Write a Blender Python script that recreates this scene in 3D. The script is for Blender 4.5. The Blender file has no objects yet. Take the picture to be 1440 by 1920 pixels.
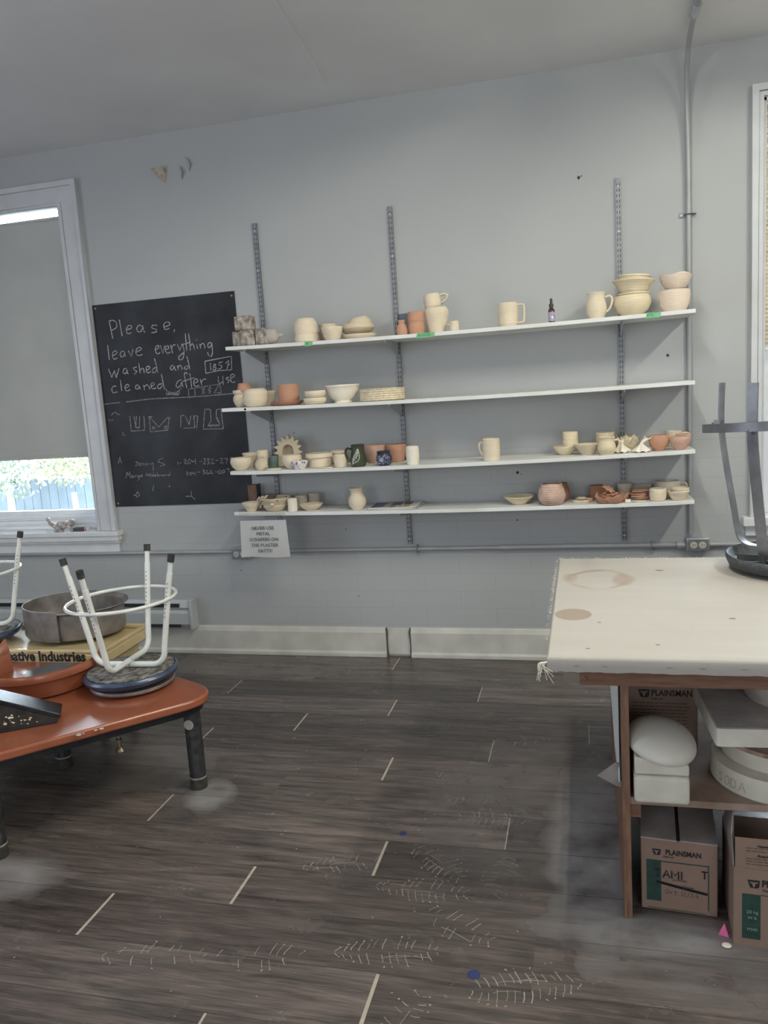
import bpy, bmesh, math, random
from mathutils import Vector, Matrix, Euler
random.seed(7)
SC=bpy.context.scene; COL=SC.collection
PI=math.pi; R=math.radians
# ---------------------------------------------------------------- camera
FPX=1478.76
cam=bpy.data.cameras.new('camera'); camo=bpy.data.objects.new('camera',cam); COL.objects.link(camo)
cam.sensor_fit='VERTICAL'; cam.sensor_height=36.0; cam.lens=FPX/1920*36.0; cam.clip_start=.05; cam.clip_end=200
def cam_axes(yaw,pitch,roll):
    cy,sy,cp,sp=math.cos(yaw),math.sin(yaw),math.cos(pitch),math.sin(pitch)
    f=Vector((sy*cp,cy*cp,sp)); r=Vector((cy,-sy,0)); u=r.cross(f)
    cr,sr=math.cos(roll),math.sin(roll)
    return r*cr+u*sr, u*cr-r*sr, f
_r,_u,_f=cam_axes(R(-14.5387),R(-8.79615),R(-3.76136))
camo.matrix_world=Matrix(((_r.x,_u.x,-_f.x,0),(_r.y,_u.y,-_f.y,-4.3),(_r.z,_u.z,-_f.z,1.542),(0,0,0,1)))
SC.camera=camo
SC.view_settings.view_transform='Standard'; SC.view_settings.look='None'
SC.view_settings.gamma=1.0; SC.view_settings.use_curve_mapping=False
SC.view_settings.exposure=0.0
# ---------------------------------------------------------------- world and lights
W=bpy.data.worlds.new('daylight'); SC.world=W; W.use_nodes=True
bg=W.node_tree.nodes['Background']; bg.inputs[0].default_value=(.78,.88,1,1); bg.inputs[1].default_value=20.0
def area(name,loc,rot,sx,sy,power,col):
    l=bpy.data.lights.new(name,'AREA'); l.shape='RECTANGLE'; l.size=sx; l.size_y=sy; l.energy=power; l.color=col
    o=bpy.data.objects.new(name,l); COL.objects.link(o); o.location=loc; o.rotation_euler=rot; return o
LAMP1=(1.75,-2.1,2.97); LAMP2=(-.15,-2.1,2.97)   # bare fluorescent tubes: the tubes themselves give the light
TUBE_GLOW=(220,158)
area('rear_fill_light',(2.0,-7.4,1.7),(R(90),0,0),2.0,2.0,58,(.91,.95,1))  # added fill lights inside the unseen rear wall; no windows are built there
area('rear_fill_light',(-2.2,-7.4,1.7),(R(90),0,0),2.0,2.0,58,(.91,.95,1))
area('side_fill_light',(-4.65,-3.2,1.7),(R(90),0,R(-90)),1.6,1.8,42,(.74,.83,1))  # added bluish fill from the unseen left wall, with no window behind it
# ---------------------------------------------------------------- materials
MATS={}
def nd(t,typ,**k):
    n=t.nodes.new(typ)
    for a,v in k.items(): setattr(n,a,v)
    return n
def mat(name,col,rough=.6,metal=0.0,var=0.0,vscale=12,bump=0.0,bscale=60,col2=None,stretch=None,spec=.5,coat=0,tx=0,bdist=.004):
    if name in MATS: return MATS[name]
    m=bpy.data.materials.new(name); m.use_nodes=True; t=m.node_tree; b=t.nodes['Principled BSDF']
    b.inputs['Base Color'].default_value=(*col,1); b.inputs['Roughness'].default_value=rough; b.inputs['Metallic'].default_value=metal
    b.inputs['Specular IOR Level'].default_value=spec
    if coat: b.inputs['Coat Weight'].default_value=coat; b.inputs['Coat Roughness'].default_value=.12
    tc=nd(t,'ShaderNodeTexCoord'); src=tc.outputs['Object']
    if stretch:
        mp=nd(t,'ShaderNodeMapping'); mp.inputs['Scale'].default_value=stretch; t.links.new(src,mp.inputs[0]); src=mp.outputs[0]
    if var or col2:
        n=nd(t,'ShaderNodeTexNoise'); n.inputs['Scale'].default_value=vscale; n.inputs['Detail'].default_value=5
        t.links.new(src,n.inputs['Vector'])
        r=nd(t,'ShaderNodeMapRange'); r.inputs[1].default_value=.32; r.inputs[2].default_value=.68; t.links.new(n.outputs[0],r.inputs[0])
        mx=nd(t,'ShaderNodeMix',data_type='RGBA'); t.links.new(r.outputs[0],mx.inputs[0])
        c2=col2 if col2 else tuple(min(1,c*(1+var)) for c in col)
        c1=col if col2 else tuple(c*(1-var) for c in col)
        mx.inputs[6].default_value=(*c1,1); mx.inputs[7].default_value=(*c2,1)
        t.links.new(mx.outputs[2],b.inputs['Base Color'])
    if bump:
        n=nd(t,'ShaderNodeTexNoise'); n.inputs['Scale'].default_value=bscale; n.inputs['Detail'].default_value=4
        t.links.new(src,n.inputs['Vector'])
        bm=nd(t,'ShaderNodeBump'); bm.inputs['Strength'].default_value=bump; bm.inputs['Distance'].default_value=bdist
        t.links.new(n.outputs[0],bm.inputs['Height']); t.links.new(bm.outputs[0],b.inputs['Normal'])
    MATS[name]=m; return m
def clay(name,col,var=.06,rough=.8,ridge=.25,spots=None,vscale=9):
    """thrown clay: soft mottling, throwing rings as bump, optional spots"""
    if name in MATS: return MATS[name]
    m=mat(name,col,rough,var=var,vscale=vscale,spec=.25); t=m.node_tree; b=t.nodes['Principled BSDF']
    tc=nd(t,'ShaderNodeTexCoord'); w=nd(t,'ShaderNodeTexWave'); w.bands_direction='Z'; w.inputs['Scale'].default_value=28; w.inputs['Distortion'].default_value=1.2; w.inputs['Detail'].default_value=2
    t.links.new(tc.outputs['Object'],w.inputs['Vector'])
    n=nd(t,'ShaderNodeTexNoise'); n.inputs['Scale'].default_value=90; t.links.new(tc.outputs['Object'],n.inputs['Vector'])
    ad=nd(t,'ShaderNodeMath',operation='ADD'); t.links.new(w.outputs[1],ad.inputs[0]); t.links.new(n.outputs[0],ad.inputs[1])
    bm=nd(t,'ShaderNodeBump'); bm.inputs['Strength'].default_value=ridge; bm.inputs['Distance'].default_value=.002
    t.links.new(ad.outputs[0],bm.inputs['Height']); t.links.new(bm.outputs[0],b.inputs['Normal'])
    if spots:
        v=nd(t,'ShaderNodeTexVoronoi'); v.inputs['Scale'].default_value=spots[1]; t.links.new(tc.outputs['Object'],v.inputs['Vector'])
        mr=nd(t,'ShaderNodeMapRange'); mr.inputs[1].default_value=spots[2]; mr.inputs[2].default_value=spots[2]+.08; mr.inputs[3].default_value=1; mr.inputs[4].default_value=0
        t.links.new(v.outputs[0],mr.inputs[0])
        mx=nd(t,'ShaderNodeMix',data_type='RGBA'); old=b.inputs['Base Color'].links[0].from_socket
        t.links.new(mr.outputs[0],mx.inputs[0]); t.links.new(old,mx.inputs[6]); mx.inputs[7].default_value=(*spots[0],1)
        t.links.new(mx.outputs[2],b.inputs['Base Color'])
    return m
CL={
 'cream':clay('cream clay',(.71,.61,.46)),'cream_d':clay('beige clay',(.60,.51,.37)),'cream_y':clay('yellow cream clay',(.70,.60,.42)),
 'cream_p':clay('pale pink clay',(.74,.62,.50)),'white':clay('white clay',(.80,.74,.62),ridge=.12),
 'terra':clay('terracotta clay',(.50,.275,.18)),'terra_d':clay('dark terracotta clay',(.38,.19,.12)),'terra_p':clay('pink terracotta clay',(.53,.34,.26)),
 'terra_x':clay('rough terracotta clay',(.58,.40,.325),var=.12,ridge=.4,vscale=30),'brown':clay('brown clay',(.27,.20,.16)),
 'greyclay':clay('grey clay',(.48,.43,.36)),'bluegrey':clay('blue grey clay',(.13,.17,.20)),'bluegreen':clay('blue green glaze',(.12,.19,.17),rough=.35),
'cream_t':clay('textured cream clay',(.70,.60,.42),var=.16,ridge=1.2,vscale=70),
 'speck':clay('speckled white clay',(.78,.74,.68),spots=((.22,.18,.38),60,.32)),'green':clay('dark green glaze',(.050,.058,.034),var=.3,rough=.25,ridge=.1),
 'bluecup':clay('dark blue glaze',(.034,.038,.070),var=.3,rough=.3,ridge=.1)}
m_white=mat('white painted board',(.74,.76,.74),.45,var=.04,vscale=20,bump=.08,bscale=40)
m_trim=mat('off white trim paint',(.56,.57,.58),.42,var=.05,vscale=8,bump=.1,bscale=25)
m_base=mat('cream baseboard paint',(.55,.54,.49),.5,var=.12,vscale=7,bump=.15,bscale=20)
m_steel=mat('galvanised steel',(.24,.245,.26),.5,.6,var=.15,vscale=30)
m_conduit=mat('painted conduit',(.47,.49,.51),.4,.35,var=.1,vscale=10)
m_pipe=mat('wall painted pipe',(.34,.35,.355),.38,.1,var=.06,vscale=10)
m_dark=mat('dark slot',(.02,.02,.022),.7)
m_black=mat('black paint',(.012,.013,.015),.3,var=.3,vscale=30,bump=.1)
m_rub=mat('black rubber',(.02,.02,.02),.7,col2=(.045,.04,.03),vscale=60)
m_tubew=mat('white enamel tube',(.74,.75,.70),.25,var=.05,vscale=20,coat=.3)
m_orange=mat('orange brown plastic',(.29,.088,.042),.28,var=.12,vscale=9,coat=.35)
m_creampl=mat('cream plastic',(.60,.47,.25),.35,var=.06,vscale=12,coat=.3)
m_alu=mat('worn aluminium',(.42,.41,.40),.38,.8,var=.3,vscale=14,bump=.15,bscale=30)
m_vinyl=mat('blue vinyl',(.035,.055,.10),.3,var=.25,vscale=20,coat=.2)
m_pboard=mat('grimy particle board',(.012,.011,.010),.85,col2=(.27,.25,.22),vscale=38,bump=.4,bscale=80)
m_wood=mat('plywood',(.12,.058,.034),.6,col2=(.19,.095,.055),vscale=14,stretch=(1,8,8),bump=.1)
m_woodv=mat('upright plywood',(.13,.065,.038),.6,col2=(.23,.125,.075),vscale=14,stretch=(8,8,1),bump=.1)
m_shelfw=mat('dusty shelf wood',(.20,.13,.09),.75,col2=(.34,.25,.20),vscale=10,bump=.15)
m_card=mat('cardboard',(.245,.165,.125),.8,var=.10,vscale=6,bump=.06,bscale=90)
m_cardd=mat('dusty cardboard',(.24,.20,.17),.85,col2=(.34,.31,.30),vscale=9)
m_plaster=mat('plaster',(.58,.55,.47),.85,var=.10,vscale=14,bump=.25,bscale=45)
m_plasterd=mat('dusty plaster',(.40,.36,.33),.9,var=.18,vscale=14,bump=.25,bscale=45)
m_ink=mat('black ink',(.012,.012,.014),.6)
m_fade=mat('faded ink',(.09,.06,.05),.7)
m_greenp=mat('dark green print',(.015,.05,.038),.6,var=.3,vscale=40)
m_paper=mat('white paper',(.72,.73,.71),.6,var=.03,vscale=15)
m_tape=mat('green masking tape',(.16,.46,.22),.55,var=.1,vscale=60)
m_greystool=mat('grey steel strap',(.19,.195,.21),.42,.6,var=.2,vscale=18,bump=.1)
m_shell=mat('dark grey plastic shell',(.045,.05,.055),.5,var=.4,vscale=70,bump=.25,bscale=150)
m_clayw=mat('dried clay smear',(.27,.245,.225),.9,var=.2,vscale=60)
m_seam=mat('beige seam filler',(.40,.35,.28),.8,var=.15,vscale=30)
m_panalu=mat('tarnished aluminium',(.22,.20,.185),.5,.35,var=.3,vscale=14,bump=.15,bscale=30)
m_brass=mat('dull brass',(.22,.18,.12),.4,.8,var=.2,vscale=40)
m_pink=mat('pink plastic scrap',(.62,.12,.28),.4,var=.2,vscale=40)
# ---------------------------------------------------------------- mesh helpers
class MB:
    def __init__(s): s.v=[]; s.f=[]; s.mi=[]; s.m=0
    def add(s,vs,fs):
        o=len(s.v); s.v+= [tuple(v) for v in vs]; s.f+=[tuple(i+o for i in f) for f in fs]; s.mi+=[s.m]*len(fs); return s
    def box(s,x0,x1,y0,y1,z0,z1,M=None):
        vs=[Vector((x,y,z)) for z in (z0,z1) for y in (y0,y1) for x in (x0,x1)]
        if M: vs=[M@v for v in vs]
        return s.add(vs,[(0,2,3,1),(4,5,7,6),(0,1,5,4),(1,3,7,5),(3,2,6,7),(2,0,4,6)])
    def quad(s,a,b,c,d): return s.add([a,b,c,d],[(0,1,2,3)])
    def prism(s,poly,z0,z1,M=None,axis='z'):
        n=len(poly)
        def P(p,z):
            if axis=='z': v=Vector((p[0],p[1],z))
            elif axis=='y': v=Vector((p[0],z,p[1]))
            else: v=Vector((z,p[0],p[1]))
            return M@v if M else v
        vs=[P(p,z0) for p in poly]+[P(p,z1) for p in poly]
        fs=[tuple(range(n-1,-1,-1)),tuple(range(n,2*n))]+[(i,(i+1)%n,n+(i+1)%n,n+i) for i in range(n)]
        return s.add(vs,fs)
    def lathe(s,prof,seg=40,c=(0,0,0),wob=0,M=None,fn=None):
        ph=random.random()*6; vs=[];fs=[]; n=len(prof)
        for i in range(seg):
            a=2*PI*i/seg
            for k,(r,z) in enumerate(prof):
                rr=r*(1+wob*math.sin(2*a+ph)+wob*.6*math.sin(3*a+ph*2)); zz=z
                if fn: rr,zz=fn(a,rr,zz,k)
                v=Vector((c[0]+rr*math.cos(a),c[1]+rr*math.sin(a),c[2]+zz)); vs.append(M@v if M else v)
        for i in range(seg):
            j=(i+1)%seg
            for k in range(n-1):
                fs.append((i*n+k,j*n+k,j*n+k+1,i*n+k+1))
        s.add(vs,fs)
        if prof[0][0]>1e-6: s.f.append(tuple(len(s.v)-len(vs)+i*n for i in range(seg-1,-1,-1))); s.mi.append(s.m)
        if prof[-1][0]>1e-6 and prof[-1]!=prof[0]: s.f.append(tuple(len(s.v)-len(vs)+i*n+n-1 for i in range(seg))); s.mi.append(s.m)
        return s
    def tube(s,path,r,seg=10,closed=False,flat=None,cap=True):
        P=[Vector(p) for p in path]; n=len(P); vs=[];fs=[]; up=None
        rs=r if isinstance(r,(list,tuple)) else [r]*n
        for i in range(n):
            if closed: t=(P[(i+1)%n]-P[i-1])
            else: t=(P[min(i+1,n-1)]-P[max(i-1,0)])
            t.normalize()
            if up is None:
                up=Vector((0,0,1)) if abs(t.z)<.9 else Vector((1,0,0))
                if flat and len(flat)>2: up=Vector(flat[2])
            up=(up-t*up.dot(t)); up.normalize(); sd=t.cross(up)
            for k in range(seg):
                a=2*PI*k/seg
                if flat: vs.append(P[i]+sd*math.cos(a)*flat[0]+up*math.sin(a)*flat[1])
                else: vs.append(P[i]+sd*math.cos(a)*rs[i]+up*math.sin(a)*rs[i])
        m=n if closed else n-1
        for i in range(m):
            j=(i+1)%n
            for k in range(seg):
                l=(k+1)%seg; fs.append((i*seg+k,i*seg+l,j*seg+l,j*seg+k))
        if not closed and cap: fs+= [tuple(range(seg-1,-1,-1)),tuple((n-1)*seg+k for k in range(seg))]
        return s.add(vs,fs)
    def strap(s,path,w,t,wdir):
        """flat strip: path, width along wdir(per point or const), thickness t"""
        P=[Vector(p) for p in path]; n=len(P); vs=[];fs=[]
        for i in range(n):
            d=(P[min(i+1,n-1)]-P[max(i-1,0)]).normalized(); wd=Vector(wdir[i] if isinstance(wdir,list) else wdir).normalized(); nn=d.cross(wd).normalized()
            for a,b in ((-1,-1),(1,-1),(1,1),(-1,1)): vs.append(P[i]+wd*a*w/2+nn*b*t/2)
        for i in range(n-1):
            for k in range(4): fs.append((i*4+k,i*4+(k+1)%4,(i+1)*4+(k+1)%4,(i+1)*4+k))
        fs+=[(3,2,1,0),tuple((n-1)*4+k for k in range(4))]
        return s.add(vs,fs)
    def ball(s,c,r,seg=16,rings=10,sc=(1,1,1),M=None):
        vs=[];fs=[]
        for i in range(rings+1):
            th=PI*i/rings
            for k in range(seg):
                a=2*PI*k/seg; v=Vector((r*sc[0]*math.sin(th)*math.cos(a),r*sc[1]*math.sin(th)*math.sin(a),r*sc[2]*math.cos(th)))
                if M: v=M@v
                vs.append(v+Vector(c))
        for i in range(rings):
            for k in range(seg):
                l=(k+1)%seg; fs.append((i*seg+k,(i+1)*seg+k,(i+1)*seg+l,i*seg+l))
        return s.add(vs,fs)
    def build(s,name,mats,parent=None,loc=(0,0,0),rot=(0,0,0),smooth=True,bevel=0,ang=38,kind=None):
        me=bpy.data.meshes.new(name); me.from_pydata(s.v,[],s.f)
        mats=mats if isinstance(mats,(list,tuple)) else [mats]
        for m in mats: me.materials.append(m)
        if len(mats)>1: me.polygons.foreach_set('material_index',s.mi)
        b=bmesh.new(); b.from_mesh(me); bmesh.ops.remove_doubles(b,verts=b.verts,dist=1e-6); bmesh.ops.recalc_face_normals(b,faces=b.faces); b.to_mesh(me); b.free()
        if smooth:
            me.polygons.foreach_set('use_smooth',[True]*len(me.polygons)); me.set_sharp_from_angle(angle=R(ang))
        me.update()
        o=bpy.data.objects.new(name,me); COL.objects.link(o); o.location=loc; o.rotation_euler=rot
        if parent: o.parent=parent
        if bevel:
            md=o.modifiers.new('bevel','BEVEL'); md.width=bevel; md.segments=2; md.limit_method='ANGLE'; md.angle_limit=R(40)
        if kind: o['kind']=kind
        return o
def tag(o,label,cat,group=None):
    o['label']=label; o['category']=cat
    if group: o['group']=group
    return o
def thing(name,label,cat,loc=(0,0,0),rot=(0,0,0),group=None):
    o=bpy.data.objects.new(name,None); COL.objects.link(o); o.location=loc; o.rotation_euler=rot; o.empty_display_size=.05
    return tag(o,label,cat,group)
def copy_tree(root,loc,rz,label):
    r=root.copy(); COL.objects.link(r); r.location=loc; r.rotation_euler=(0,0,rz); r['label']=label
    for ch in list(root.children):
        c=ch.copy(); COL.objects.link(c); c.parent=r
        for g in list(ch.children):
            d=g.copy(); COL.objects.link(d); d.parent=c
    return r
def smoothpath(pts,n=6):
    P=[Vector(p) for p in pts]; out=[]
    for i in range(len(P)-1):
        a=P[max(i-1,0)];b=P[i];c=P[i+1];d=P[min(i+2,len(P)-1)]
        for k in range(n):
            t=k/n; out.append(.5*((2*b)+(c-a)*t+(2*a-5*b+4*c-d)*t*t+(3*b-a-3*c+d)*t**3))
    out.append(P[-1]); return out
def ribbon(mb,pts,w,M):
    """flat stroke in the local xz plane (y=0) mapped by M"""
    P=[Vector((p[0],0,p[1])) for p in pts]; n=len(P)
    if n<2: return
    vs=[]
    for i in range(n):
        d=P[min(i+1,n-1)]-P[max(i-1,0)]
        if d.length<1e-9: d=Vector((1,0,0))
        d.normalize(); sd=Vector((-d.z,0,d.x))*w/2*random.uniform(.75,1.15)
        vs+=[M@(P[i]+sd),M@(P[i]-sd)]
    mb.add(vs,[(2*i,2*i+2,2*i+3,2*i+1) for i in range(n-1)])
def text(body,size,parent,name,m,loc,rot=(R(90),0,0),align='CENTER',bold=0,space=1.0,ext=.0004,sx=1.0):
    cu=bpy.data.curves.new(name,'FONT'); cu.body=body; cu.size=size; cu.align_x=align; cu.align_y='CENTER'; cu.extrude=ext; cu.offset=bold; cu.space_character=space; cu.resolution_u=3
    o=bpy.data.objects.new(name,cu); COL.objects.link(o); dg=bpy.context.evaluated_depsgraph_get(); dg.update()
    me=bpy.data.meshes.new_from_object(o.evaluated_get(dg)); bpy.data.objects.remove(o); bpy.data.curves.remove(cu)
    me.materials.clear(); me.materials.append(m); me.name=name
    q=bpy.data.objects.new(name,me); COL.objects.link(q); q.location=loc; q.rotation_euler=rot; q.scale=(sx,1,1)
    if parent: q.parent=parent
    return q
# ================================================================ the setting
# ---- back wall (inner face y=0) with two window openings
LX0,LX1,LZ0,LZ1=-4.02,-2.968,.785,2.735
RX0,RX1,RZ0,RZ1=.856,1.85,.785,2.785
CEIL=3.05; XL,XR,YB=-4.8,3.4,-7.6
def wall_material():
    m=mat('painted wall',(.40,.41,.41),.55,spec=.3); t=m.node_tree; b=t.nodes['Principled BSDF']
    tc=nd(t,'ShaderNodeTexCoord'); sp=nd(t,'ShaderNodeSeparateXYZ'); t.links.new(tc.outputs['Object'],sp.inputs[0])
    cb=nd(t,'ShaderNodeCombineXYZ'); t.links.new(sp.outputs[0],cb.inputs[0]); t.links.new(sp.outputs[2],cb.inputs[1])
    br=nd(t,'ShaderNodeTexBrick'); br.inputs['Scale'].default_value=1; br.inputs['Brick Width'].default_value=.40; br.inputs['Row Height'].default_value=.1002
    br.inputs['Mortar Size'].default_value=.0016; br.inputs['Mortar Smooth'].default_value=.4
    mp=nd(t,'ShaderNodeMapping'); mp.inputs['Location'].default_value=(.1,-.09,0); t.links.new(cb.outputs[0],mp.inputs[0]); t.links.new(mp.outputs[0],br.inputs['Vector'])
    lt=nd(t,'ShaderNodeMath',operation='LESS_THAN'); lt.inputs[1].default_value=1.187; t.links.new(sp.outputs[2],lt.inputs[0])
    ml=nd(t,'ShaderNodeMath',operation='MULTIPLY'); t.links.new(br.outputs['Fac'],ml.inputs[0]); t.links.new(lt.outputs[0],ml.inputs[1])
    # ledge line where the plaster ends
    dz=nd(t,'ShaderNodeMath',operation='SUBTRACT'); dz.inputs[1].default_value=1.187; t.links.new(sp.outputs[2],dz.inputs[0])
    ab=nd(t,'ShaderNodeMath',operation='ABSOLUTE'); t.links.new(dz.outputs[0],ab.inputs[0])
    l2=nd(t,'ShaderNodeMath',operation='LESS_THAN'); l2.inputs[1].default_value=.002; t.links.new(ab.outputs[0],l2.inputs[0])
    mxx=nd(t,'ShaderNodeMath',operation='MAXIMUM'); t.links.new(ml.outputs[0],mxx.inputs[0]); t.links.new(l2.outputs[0],mxx.inputs[1])
    n=nd(t,'ShaderNodeTexNoise'); n.inputs['Scale'].default_value=2.2; n.inputs['Detail'].default_value=6; t.links.new(tc.outputs['Object'],n.inputs['Vector'])
    mx=nd(t,'ShaderNodeMix',data_type='RGBA'); mx.inputs[6].default_value=(.395,.405,.405,1); mx.inputs[7].default_value=(.43,.44,.435,1); t.links.new(n.outputs[0],mx.inputs[0])
    m2=nd(t,'ShaderNodeMix',data_type='RGBA'); m2.inputs[7].default_value=(.28,.30,.315,1); t.links.new(mx.outputs[2],m2.inputs[6])
    sc=nd(t,'ShaderNodeMath',operation='MULTIPLY'); sc.inputs[1].default_value=.45; t.links.new(mxx.outputs[0],sc.inputs[0]); t.links.new(sc.outputs[0],m2.inputs[0])
    t.links.new(m2.outputs[2],b.inputs['Base Color'])
    n2=nd(t,'ShaderNodeTexNoise'); n2.inputs['Scale'].default_value=45; n2.inputs['Detail'].default_value=5; t.links.new(tc.outputs['Object'],n2.inputs['Vector'])
    s2=nd(t,'ShaderNodeMath',operation='SUBTRACT'); t.links.new(n2.outputs[0],s2.inputs[0]); t.links.new(mxx.outputs[0],s2.inputs[1])
    bm=nd(t,'ShaderNodeBump'); bm.inputs['Strength'].default_value=.22; bm.inputs['Distance'].default_value=.003; t.links.new(s2.outputs[0],bm.inputs['Height']); t.links.new(bm.outputs[0],b.inputs['Normal'])
    return m
m_wall=wall_material()
w=MB(); T=.22
WG=.02   # rough opening around the window linings
w.box(XL,LX0-WG,0,T,0,CEIL); w.box(LX0-WG,LX1+WG,0,T,0,LZ0-.035); w.box(LX0-WG,LX1+WG,0,T,LZ1+.065,CEIL)
w.box(LX1+WG,RX0,0,T,0,CEIL); w.box(RX0,RX1,0,T,0,RZ0-.05); w.box(RX0,RX1,0,T,RZ1,CEIL); w.box(RX1,XR,0,T,0,CEIL)
w.m=1   # old screw holes and chips in the paint
for x,z,r in ((.006,2.529,.010),(.02,2.535,.004),(.421,1.621,.008),(-.355,1.052,.009),(-.335,1.043,.003),(-.365,.791,.005),(-2.03,.52,.004),(-1.35,.76,.004),(-1.62,1.33,.004),(-.93,.84,.004),(.2,.42,.004),(-1.3,.36,.004),(-2.1,2.0,.004)):
    a=[(x+r*math.cos(k*PI/4)*random.uniform(.7,1.1),-.0008,z+r*math.sin(k*PI/4)*random.uniform(.7,1.1)) for k in range(8)]
    w.add(a,[tuple(range(8))])
w.build('wall_back',[m_wall,m_dark],smooth=False,kind='structure')
m_wall2=mat('side wall paint',(.46,.47,.47),.6,var=.04,vscale=3)
MB().box(XL-.15,XL,YB,T,0,CEIL).build('wall_left',m_wall2,smooth=False,kind='structure')
MB().box(XR,XR+.15,YB,T,0,CEIL).build('wall_right',m_wall2,smooth=False,kind='structure')
MB().box(XL,XR,YB-.15,YB,0,CEIL).build('wall_front',m_wall2,smooth=False,kind='structure')
m_ceil=mat('ceiling paint',(.74,.74,.74),.7,var=.05,vscale=1.6,bump=.12,bscale=25)
c=MB().box(XL,XR,YB,T,CEIL,CEIL+.1)
# taped joint in the ceiling board, a hair proud of the surface
jt=[(-1.05,-2.4),(-1.105,-1.3),(-1.15,-.75),(-1.20,-.25)]
for i in range(3):
    (xa,ya),(xb,yb)=jt[i],jt[i+1]; wa=.05
    c.quad((xa-wa,ya,CEIL-.0001),(xb-wa,yb,CEIL-.0001),(xb,yb,CEIL-.004),(xa,ya,CEIL-.004)); c.quad((xa,ya,CEIL-.004),(xb,yb,CEIL-.004),(xb+.006,yb,CEIL-.0001),(xa+.006,ya,CEIL-.0001))
c.build('ceiling',m_ceil,smooth=False,kind='structure')
# ---- floor: vinyl planks, beige filled end seams, trodden clay
def floor_material():
    m=mat('vinyl planks',(.085,.075,.066),.34,spec=.5); t=m.node_tree; b=t.nodes['Principled BSDF']
    tc=nd(t,'ShaderNodeTexCoord'); at=nd(t,'ShaderNodeAttribute'); at.attribute_name='tone'
    mp=nd(t,'ShaderNodeMapping'); mp.inputs['Scale'].default_value=(1.3,14,1); t.links.new(tc.outputs['Object'],mp.inputs[0])
    ofs=nd(t,'ShaderNodeVectorMath',operation='SCALE'); ofs.inputs['Scale'].default_value=37; t.links.new(at.outputs['Vector'],ofs.inputs[0])
    va=nd(t,'ShaderNodeVectorMath',operation='ADD'); t.links.new(mp.outputs[0],va.inputs[0]); t.links.new(ofs.outputs[0],va.inputs[1])
    n=nd(t,'ShaderNodeTexNoise'); n.inputs['Scale'].default_value=2.2; n.inputs['Detail'].default_value=8; n.inputs['Roughness'].default_value=.65; n.inputs['Distortion'].default_value=.6; t.links.new(va.outputs[0],n.inputs['Vector'])
    cr=nd(t,'ShaderNodeValToRGB'); e=cr.color_ramp.elements; e[0].position=.30; e[0].color=(.038,.033,.030,1); e[1].position=.72; e[1].color=(.150,.119,.104,1)
    k=e.new(.5); k.color=(.086,.070,.064,1); t.links.new(n.outputs[0],cr.inputs[0])
    # fine grain
    mp2=nd(t,'ShaderNodeMapping'); mp2.inputs['Scale'].default_value=(6,160,1); t.links.new(tc.outputs['Object'],mp2.inputs[0])
    n2=nd(t,'ShaderNodeTexNoise'); n2.inputs['Scale'].default_value=1.5; n2.inputs['Detail'].default_value=5; t.links.new(mp2.outputs[0],n2.inputs['Vector'])
    g=nd(t,'ShaderNodeMapRange'); g.inputs[1].default_value=.3; g.inputs[2].default_value=.7; g.inputs[3].default_value=.66; g.inputs[4].default_value=1.30; t.links.new(n2.outputs[0],g.inputs[0])
    tone=nd(t,'ShaderNodeMapRange'); tone.inputs[3].default_value=.68; tone.inputs[4].default_value=1.36; t.links.new(at.outputs['Fac'],tone.inputs[0])
    mm=nd(t,'ShaderNodeMath',operation='MULTIPLY'); t.links.new(g.outputs[0],mm.inputs[0]); t.links.new(tone.outputs[0],mm.inputs[1])
    vs=nd(t,'ShaderNodeVectorMath',operation='SCALE'); t.links.new(cr.outputs[0],vs.inputs[0]); t.links.new(mm.outputs[0],vs.inputs['Scale'])
    # clay dust: patches of their own shape where feet and legs have carried it
    nw=nd(t,'ShaderNodeTexNoise'); nw.inputs['Scale'].default_value=7; nw.inputs['Detail'].default_value=6; t.links.new(tc.outputs['Object'],nw.inputs['Vector'])
    acc=None
    for x,y,rx,ry,s in ((.00,-1.78,.16,.60,1.0),(.06,-1.42,.16,.22,.9),(.14,-2.22,.30,.10,.85),(-1.47,-1.66,.10,.13,.8),(-1.93,-2.26,.20,.13,.7),(-2.05,-.28,.8,.10,.30),(-.25,-1.60,.40,.6,.13),(.25,-2.3,.3,.2,.25),(-1.9,-1.45,.35,.25,.3)):
        d=nd(t,'ShaderNodeVectorMath',operation='SUBTRACT'); t.links.new(tc.outputs['Object'],d.inputs[0]); d.inputs[1].default_value=(x,y,0)
        q=nd(t,'ShaderNodeVectorMath',operation='DIVIDE'); t.links.new(d.outputs[0],q.inputs[0]); q.inputs[1].default_value=(rx,ry,1)
        ln=nd(t,'ShaderNodeVectorMath',operation='LENGTH'); t.links.new(q.outputs[0],ln.inputs[0])
        r=nd(t,'ShaderNodeMapRange'); r.inputs[1].default_value=1.85; r.inputs[2].default_value=1.35; r.inputs[3].default_value=0; r.inputs[4].default_value=s; wa=nd(t,'ShaderNodeMath',operation='MULTIPLY_ADD'); t.links.new(nw.outputs[0],wa.inputs[0]); wa.inputs[1].default_value=1.5; t.links.new(ln.outputs['Value'],wa.inputs[2]); t.links.new(wa.outputs[0],r.inputs[0])
        if acc is None: acc=r.outputs[0]
        else:
            a=nd(t,'ShaderNodeMath',operation='MAXIMUM'); t.links.new(acc,a.inputs[0]); t.links.new(r.outputs[0],a.inputs[1]); acc=a.outputs[0]
    nr=nd(t,'ShaderNodeMapRange'); nr.inputs[1].default_value=.22; nr.inputs[2].default_value=.72; t.links.new(nw.outputs[0],nr.inputs[0])
    du=nd(t,'ShaderNodeMath',operation='MULTIPLY'); t.links.new(acc,du.inputs[0]); t.links.new(nr.outputs[0],du.inputs[1])
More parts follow.
